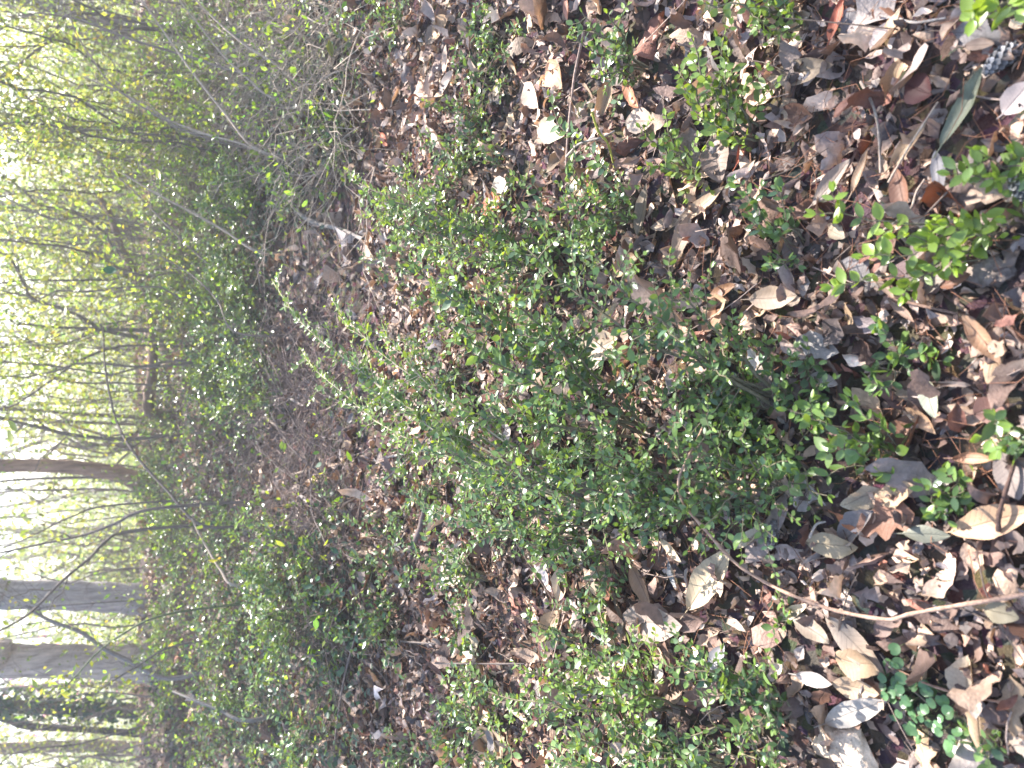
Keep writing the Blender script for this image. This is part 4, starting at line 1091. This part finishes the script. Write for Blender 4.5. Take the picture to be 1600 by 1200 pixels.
def zone(px, py):
    if px > 1180: return 'near litter towards the upper right' if py < 420 else 'near litter in the right middle' if py < 800 else 'near litter towards the lower right'
    if px > 600: return 'sunny upper litter' if py < 400 else 'litter between the shrubs' if py < 850 else 'litter among the lower shrubs'
    return 'distant litter below the canes' if py < 400 else 'distant litter in the middle' if py < 850 else 'distant litter before the pines'
cnt = 0
while cnt < 190:
    y = .35 + 5.6 * rng.uniform() ** 1.6; x = rng.uniform(-1, 1) * (.5 * y + .35)
    p = np.array([x, y, H(x, y) + rng.uniform(.02, .034)])
    px, py, _ = project(p)
    if not (-10 < px < 1610 and -10 < py < 1210): continue
    cnt += 1
    kind = random.choices(list(MED), [.32, .2, .22, .08, .004, .1, .08])[0]
    o = bpy.data.objects.new('dead_leaf', mesh_pool[rng.integers(len(mesh_pool))]); COL.objects.link(o)
    o.location = p
    o.rotation_euler = (rng.normal(0, .3), rng.normal(0, .3), rng.uniform(0, 6.283))
    s = rng.uniform(.06, .125) * (1.0 if y < 3 else .8); o.scale = (s, s, s)
    c = srgb(MED[kind], rng.uniform(.6, 1.0)); o.color = (*c, 1)
    o['label'] = f'medium {kind} fallen leaf in the {zone(px, py)}'; o['category'] = 'leaf'; o['group'] = f'medium {kind} leaves, {zone(px, py)}'

# ------------------------------------------------------------------ sticks and vines
def stick(name, pix, half, col, label, cat, rough=.0):
    P = np.array([gp(x, y, h) for x, y, h in pix])
    S = spline(P, 7)
    r = half / F_PX * np.linalg.norm(S - CAM, axis=1).mean()
    b = Buf(); k = len(S)
    tube(b, S + rng.normal(0, rough, S.shape), np.linspace(r * 1.1, r * .75, k) * (1 + .12 * np.sin(np.arange(k) * 1.3)), col, n=8)
    return build(name, b, M_TWIG, origin=P[0], label=label, cat=cat)
PK, GR = srgb((162, 132, 114)), srgb((152, 142, 134))
stick('vine', [(1640, 922, .06), (1560, 936, .05), (1480, 949, .05), (1420, 960, .06), (1386, 968, .07), (1310, 955, .08), (1250, 935, .09), (1200, 912, .1), (1150, 880, .13), (1102, 828, .17), (1068, 786, .2), (1060, 752, .22), (1075, 715, .2), (1095, 675, .14), (1108, 640, .05)], 2.7, PK, 'long pinkish vine bending across the near litter', 'vine')
ST = [
 ([(425, 298, .05), (448, 310, .06), (470, 335, .07), (490, 347, .06), (530, 358, .05), (568, 374, .03)], 3.6, GR, 'pale grey root arching out of the litter'),
 ([(600, 716, .04), (640, 707, .05), (670, 700, .07), (677, 698, .07), (693, 710, .06), (712, 730, .03)], 2.2, GR, 'pale kinked twig below the leaning shrub'),
 ([(415, 622, .05), (440, 620, .06), (455, 624, .06), (476, 635, .04)], 2.4, GR, 'short pale twig above the stick tangle'),
 ([(455, 742, .04), (480, 735, .05), (514, 724, .04)], 2.0, PL, 'short pale twig in the bare litter'),
 ([(398, 668, .06), (412, 652, .07), (425, 660, .06), (440, 670, .04)], 2.4, PL, 'kinked pale twig in the stick tangle'),
 ([(535, 992, .05), (545, 997, .05), (600, 1000, .05), (680, 1006, .03)], 1.5, srgb((120, 108, 100)), 'thin curved pale stick in the left shade'),
 ([(540, 1008, .03), (560, 1022, .035), (588, 1046, .03)], 5.0, srgb((120, 104, 98)), 'thick brown stick under the thin curved one'),
 ([(440, 1005, .04), (480, 1030, .05), (520, 1070, .05), (560, 1112, .03)], 4.5, srgb((118, 106, 100)), 'fallen branch in the shaded left litter'),
 ([(447, 1125, .12), (452, 1160, .08), (455, 1205, .03)], 5.0, srgb((92, 80, 76)), 'dark stub standing at the lower edge'),
 ([(796, 828, .16), (815, 860, .13), (835, 892, .09), (872, 950, .03)], 2.0, srgb((140, 116, 100)), 'straight brown stem leaving the shrub'),
 ([(925, 990, .04), (960, 1014, .05), (1002, 1046, .03)], 2.2, srgb((140, 140, 142)), 'bluish grey twig below the torn tan leaf'),
 ([(912, 50, .08), (896, 130, .06), (885, 245, .05), (890, 290, .05), (906, 335, .03)], 2.0, srgb((140, 120, 110)), 'thin grey stem crossing the sunny litter'),
 ([(885, 245, .05), (905, 225, .07), (940, 215, .06), (960, 205, .03)], 1.8, GR, 'thin grey twig branching off in the sunny litter'),
 ([(925, 175, .16), (935, 205, .12), (950, 225, .08), (960, 262, .03)], 1.8, srgb((150, 150, 70)), 'yellow green vine rising from the sunny litter'),
 ([(1345, 128, .03), (1362, 160, .045), (1372, 200, .04), (1376, 270, .03)], 2.0, PL, 'thin straight pale twig in the near upper litter'),
 ([(1400, 28, .03), (1430, 35, .04), (1478, 28, .03)], 1.8, GR, 'short pale twig beside the torn pale leaf'),
 ([(1380, 360, .03), (1420, 330, .05), (1432, 300, .04), (1445, 280, .03)], 1.6, PL, 'thin tan twig over the brown broad leaf'),
 ([(1388, 285, .04), (1420, 230, .06), (1455, 175, .05), (1465, 160, .03)], 1.4, PL, 'thin stalk crossing the long tan leaf'),
 ([(1560, 830, .05), (1562, 800, .06), (1580, 740, .05), (1590, 700, .03)], 3.0, srgb((78, 60, 54)), 'dark twig over the very large tan leaf'),
 ([(1400, 1045, .03), (1440, 1065, .04), (1500, 1085, .04), (1580, 1100, .03)], 1.8, srgb((168, 132, 110)), 'thin tan stem running through the clover'),
 ([(1225, 720, .04), (1250, 745, .05), (1275, 770, .04), (1290, 790, .03)], 1.5, GR, 'thin grey twig below the broad leaved sprig'),
 ([(1265, 840, .04), (1275, 820, .06), (1290, 815, .05)], 2.0, GR, 'small hooked twig beside the flat tan leaf'),
 ([(1390, 465, .03), (1450, 480, .05), (1495, 490, .04)], 2.2, srgb((120, 96, 84)), 'brown twig under the bright young sprig'),
 ([(590, 760, .05), (640, 715, .07), (690, 655, .08)], 1.8, srgb((110, 96, 92)), 'long dark twig through the bare litter'),
 ([(640, 860, .04), (655, 830, .06), (662, 800, .05), (665, 770, .03)], 5.0, srgb((104, 90, 86)), 'dark brown stick in the shade of the spreading shrub'),
 ([(520, 1200, .05), (528, 1120, .08), (540, 1050, .1), (560, 980, .1)], 1.6, srgb((108, 96, 92)), 'thin upright dark stem in the left shade'),
 ([(680, 1036, .06), (740, 1037, .07), (820, 1037, .06)], 1.4, srgb((92, 82, 78)), 'thin straight dark stem reaching the light green shrub'),
]
for pix, half, col, lab in ST:
    stick('stick' if 'stick' in lab or 'branch' in lab or 'stub' in lab else 'vine' if 'vine' in lab else 'root' if 'root' in lab else 'twig', pix, half, col, lab, 'root' if 'root' in lab else 'vine' if 'vine' in lab else 'stick' if 'stick' in lab else 'twig')

# loose dry sticks: piled where the picture shows tangles
PILES = [(46, (350, 520), (560, 800), 'dark dry stick in the tangle below the thicket', 'sticks of the dark tangle', DK, .55, .14),
         (56, (370, 600), (0, 280), 'pale dry stick in the brush under the slanting canes', 'sticks of the pale brush', PL, .5, .2),
         (26, (300, 440), (280, 470), 'grey dry stick around the pale root', 'sticks around the pale root', MD, .45, .12),
         (26, (360, 640), (820, 1190), 'brown dry stick in the shaded left litter', 'sticks in the shaded left litter', MD, .45, .06),
         (22, (250, 360), (560, 860), 'grey dry stick on the bare crest', 'sticks on the bare crest', MD, .6, .15)]
for n, xr, yr, lab, grp, col, ln, lift in PILES:
    for k in range(n):
        p = gp(rng.uniform(*xr), rng.uniform(*yr))
        a = rng.normal(2.2, .7) if 'slanting' in lab else rng.uniform(0, 6.283)
        l = ln * rng.uniform(.5, 1.5)
        d = np.array([math.cos(a), math.sin(a), 0]) * l
        q = p + d; q[2] = H(q[0], q[1]) + rng.uniform(0, lift * 1.6); p[2] += rng.uniform(0, lift * .5)
        mid = (p + q) / 2 + np.array([*rng.normal(0, .06, 2) * l, lift * rng.uniform(.1, .8)])
        r = rng.uniform(.0018, .0048)
        S = bez(p, mid, q, 9, .012)
        b = Buf(); c = col * rng.uniform(.6, 1.4)
        tube(b, S, np.linspace(r, r * .5, 9), c, n=5)
        for f in range(2):
            j = rng.integers(3, 8); e = S[j] + unit(S[j] - S[j - 1] + rng.normal(0, .5, 3) * np.linalg.norm(S[j] - S[j - 1])) * l * .3
            tube(b, bez(S[j], (S[j] + e) / 2, e, 4, .005), np.linspace(r * .5, r * .25, 4), c, n=4)
        build('dry_stick', b, M_TWIG, origin=p, label=f"{pick(l / ln, [(.8, 'short'), (1.15, 'middling'), (9, 'long')])} {pick(r, [(.0028, 'thin'), (.0038, 'medium'), (9, 'thick')])} {lab}", cat='stick', group=grp)

# ------------------------------------------------------------------ cones, clods, clover
def cone(cx, cy, length, width, ang, col, label, lift=.03):
    base = gp(cx, cy, lift)
    r = math.radians(ang); e = gp(cx + 30 * math.cos(r), cy + 30 * math.sin(r), lift)
    ax = unit(e - base); A = unit(np.cross(ax, [0, 0, 1.])); B = np.cross(A, ax)
    root = link('pine_cone', None, loc=tuple(base), label=label, cat='pine cone')
    b = Buf(); k = 9
    t = np.linspace(0, 1, k)
    prof = np.maximum(np.sin(np.pi * (t * .86 + .1)) ** .7, .12)
    tube(b, base + ax * ((t - .5) * length)[:, None], prof * width * .3, col * .5, n=8)
    build('core', b, M_CLOD, root, base)
    n = 70
    g = np.arange(n); ts = (g + .5) / n; th = g * 2.39996
    pr = np.maximum(np.sin(np.pi * (ts * .86 + .1)) ** .7, .15)
    o = A * np.cos(th)[:, None] + B * np.sin(th)[:, None]
    P = base + ax * ((ts - .5) * length)[:, None] + o * (pr * width * .22)[:, None]
    D = unit(o + ax * .55)
    bs = Buf()
    for i in range(n):
        b2 = Buf()
        leaves(b2, P[i:i + 1], D[i:i + 1], ax[None] - o[i:i + 1] * .3, width * .34 * pr[i], width * .3 * pr[i], col * rng.uniform(.7, 1.3), nu=5, nv=3, curl=.7, cross=-.5, a=1.7, b=.5)
        V, F, C, U = b2.V[0], b2.F[0], b2.C[0], b2.U[0]
        bs.add(V, F, C, U); bs.add(V - ax * .0018 - o[i] * .0006, F[:, ::-1], C * .6, U)
    build('scale', bs, M_TWIG, root, base, kind='stuff', label='overlapping woody scales')
cone(1206, 836, .075, .036, 100, srgb((128, 120, 118)), 'dark closed pine cone left of the flat tan leaf', .035)
cone(1566, 90, .07, .042, -40, srgb((160, 158, 160)), 'grey open pine cone beside the long green leaf', .02)
cone(1594, 292, .06, .04, 60, srgb((176, 174, 172)), 'grey pine cone at the right edge by the round leaved sprig', .02)

def clod(cx, cy, wpx, hpx, col, label, name, cat, hz=.02):
    base = gp(cx, cy); d = np.linalg.norm(base - CAM) / F_PX
    nu, nv = 22, 12
    u = np.linspace(0, 2 * np.pi, nu, endpoint=False)[None]; v = np.linspace(.02, np.pi - .02, nv)[:, None]
    X = np.stack([np.sin(v) * np.cos(u), np.sin(v) * np.sin(u), np.cos(v) + 0 * u], -1)
    p = rng.uniform(0, 6.28, 6)
    k = 1 + .16 * np.sin(5 * X[..., 0] + p[0]) * np.sin(4 * X[..., 1] + p[1]) + .12 * np.sin(9 * X[..., 1] + 7 * X[..., 2] + p[2]) + .08 * np.sin(17 * X[..., 0] + 13 * X[..., 1] + p[3]) + .05 * np.sin(31 * X[..., 1] + 23 * X[..., 0] + p[4])
    V = X * k[..., None] * np.array([hpx * d / 2, wpx * d / 2 * 1.2, hz]) + base + np.array([0, 0, .012])
    i = np.arange(nv - 1)[:, None]; j = np.arange(nu)[None]
    F = np.stack([i * nu + j, (i + 1) * nu + j, (i + 1) * nu + (j + 1) % nu, i * nu + (j + 1) % nu], -1)
    b = Buf(); b.add(V, F, col)
    build(name, b, M_CLOD, origin=base, label=label, cat=cat)
clod(1323, 1163, 74, 66, srgb((206, 184, 162)), 'cream pink chunk of rotten wood at the lower edge', 'rotten_wood', 'wood chunk', .022)
clod(1350, 1182, 30, 34, srgb((170, 120, 100)), 'small reddish chunk beside the cream rotten wood', 'rotten_wood', 'wood chunk', .02)
clod(1514, 306, 66, 42, srgb((120, 102, 96)), 'brown grey clod beside the round leaved sprig', 'clod', 'clod', .018)
clod(1555, 425, 50, 40, srgb((128, 116, 108)), 'grey brown clod near the bright young sprig foot', 'clod', 'clod', .016)

# clover-like creeper with round leaves
base = gp(1420, 1090)
root = link('clover_patch', None, loc=tuple(base), label='pale green round leaved creeper in the lower right litter', cat='creeper')
ms = None
b = Buf()
th = np.linspace(0, 2 * np.pi, 17)[:-1]
rr = 1 - .35 * np.exp(-((np.minimum(th, 2 * np.pi - th)) / .3) ** 2)
ring = np.stack([rr * np.cos(th), rr * np.sin(th), .12 + .05 * np.sin(3 * th)], -1)
inner = ring * np.array([.5, .5, .2]); V = np.vstack([ring, inner, ring * 0 + np.array([0, 0, 0])])
i = np.arange(16)
F = np.vstack([np.stack([i, (i + 1) % 16, 16 + (i + 1) % 16, 16 + i], -1), np.stack([16 + i, 16 + (i + 1) % 16, 32 + (i + 1) % 16, 32 + i], -1)])
b.add(V, F, (1, 1, 1)); rl = b.mesh('leaf'); rl.materials.append(M_GREEN_OBJ)
bst = Buf()
line = [(1400, 1040), (1396, 1075), (1412, 1100), (1432, 1112), (1440, 1135), (1470, 1120), (1485, 1150), (1420, 1060), (1445, 1085)]
for k in range(58):
    lx, ly = line[k % len(line)]
    p = gp(lx + rng.normal(0, 11), ly + rng.normal(0, 11), rng.uniform(.025, .05))
    g = np.array([p[0] + rng.normal(0, .006), p[1] + rng.normal(0, .006), H(p[0], p[1])])
    tube(bst, np.array([g, (g + p) / 2 + rng.normal(0, .003, 3), p]), .0007, srgb((120, 130, 90)), n=4)
    o = bpy.data.objects.new('leaf', rl); COL.objects.link(o); o.parent = root
    o.location = p - base; s = rng.uniform(.007, .0125); o.scale = (s, s, s)
    o.rotation_euler = (rng.normal(0, .3), rng.normal(0, .3), rng.uniform(0, 6.28))
    c = np.array([.10, .20, .085]) * rng.uniform(.7, 1.3); o.color = (*c, 1)
build('stem', bst, M_TWIG, root, base)

# single odd leaves hanging in the thicket
for (px, py, Y, ang, s, c, lab) in [(173, 422, 4.4, 5, .085, (.03, .11, .04), 'dark green oval leaf hanging alone in the thicket'),
                                    (248, 272, 4.2, 60, .06, (.42, .46, .03), 'bright yellow green leaf lit by the sun in the thicket'),
                                    (22, 665, 4.0, 40, .07, (.30, .36, .06), 'yellow green leaf hanging at the left edge'),
                                    (18, 682, 4.0, 60, .07, (.32, .36, .08), 'pale narrow leaf hanging at the left edge'),
                                    (332, 180, 4.2, 60, .045, (.34, .42, .04), 'bright sunlit leaf among the slanting canes')]:
    p = at(px, py, Y)
    b = Buf(); r = math.radians(ang)
    D = UPV * -math.cos(r) - RGT * math.sin(r)
    leaves(b, (p - D * s / 2)[None], D[None], (-FWD * .8 + np.array([0, 0, .5]))[None], s, s * .5, c, nu=8, nv=5, curl=.4, cross=.3)
    tube(b, np.array([p - D * s / 2, p - D * s * .8 + np.array([0, 0, .02]), p - D * s * 1.5 + np.array([0, .02, .05])]), .001, (.1, .12, .05), n=4)
    build('hanging_leaf', b, M_GREEN, origin=p, label=lab, cat='leaf')

# ------------------------------------------------------------------ haze volume added in place of the lens's veiling glare
HAZE = 0.0065
m, nt, out = mat_new('veil_haze')
pv = N_(nt, 'ShaderNodeVolumePrincipled')
pv.inputs['Color'].default_value = (0.93, 0.95, 1.0, 1)
pv.inputs['Density'].default_value = HAZE
pv.inputs['Anisotropy'].default_value = 0.45
nt.links.new(pv.outputs[0], out.inputs['Volume'])
lo, hi = np.array([-92., -32., -6.]), np.array([92., 112., 11.])
V = np.array([[(lo, hi)[i][0], (lo, hi)[j][1], (lo, hi)[k][2]] for i in (0, 1) for j in (0, 1) for k in (0, 1)])
b = Buf(); b.add(V, [[0, 1, 3, 2], [4, 6, 7, 5], [0, 4, 5, 1], [2, 3, 7, 6], [0, 2, 6, 4], [1, 5, 7, 3]], (1, 1, 1))
build('haze', b, m, kind='stuff', label='thin sunlit haze hanging in the woodland air', cat='haze')
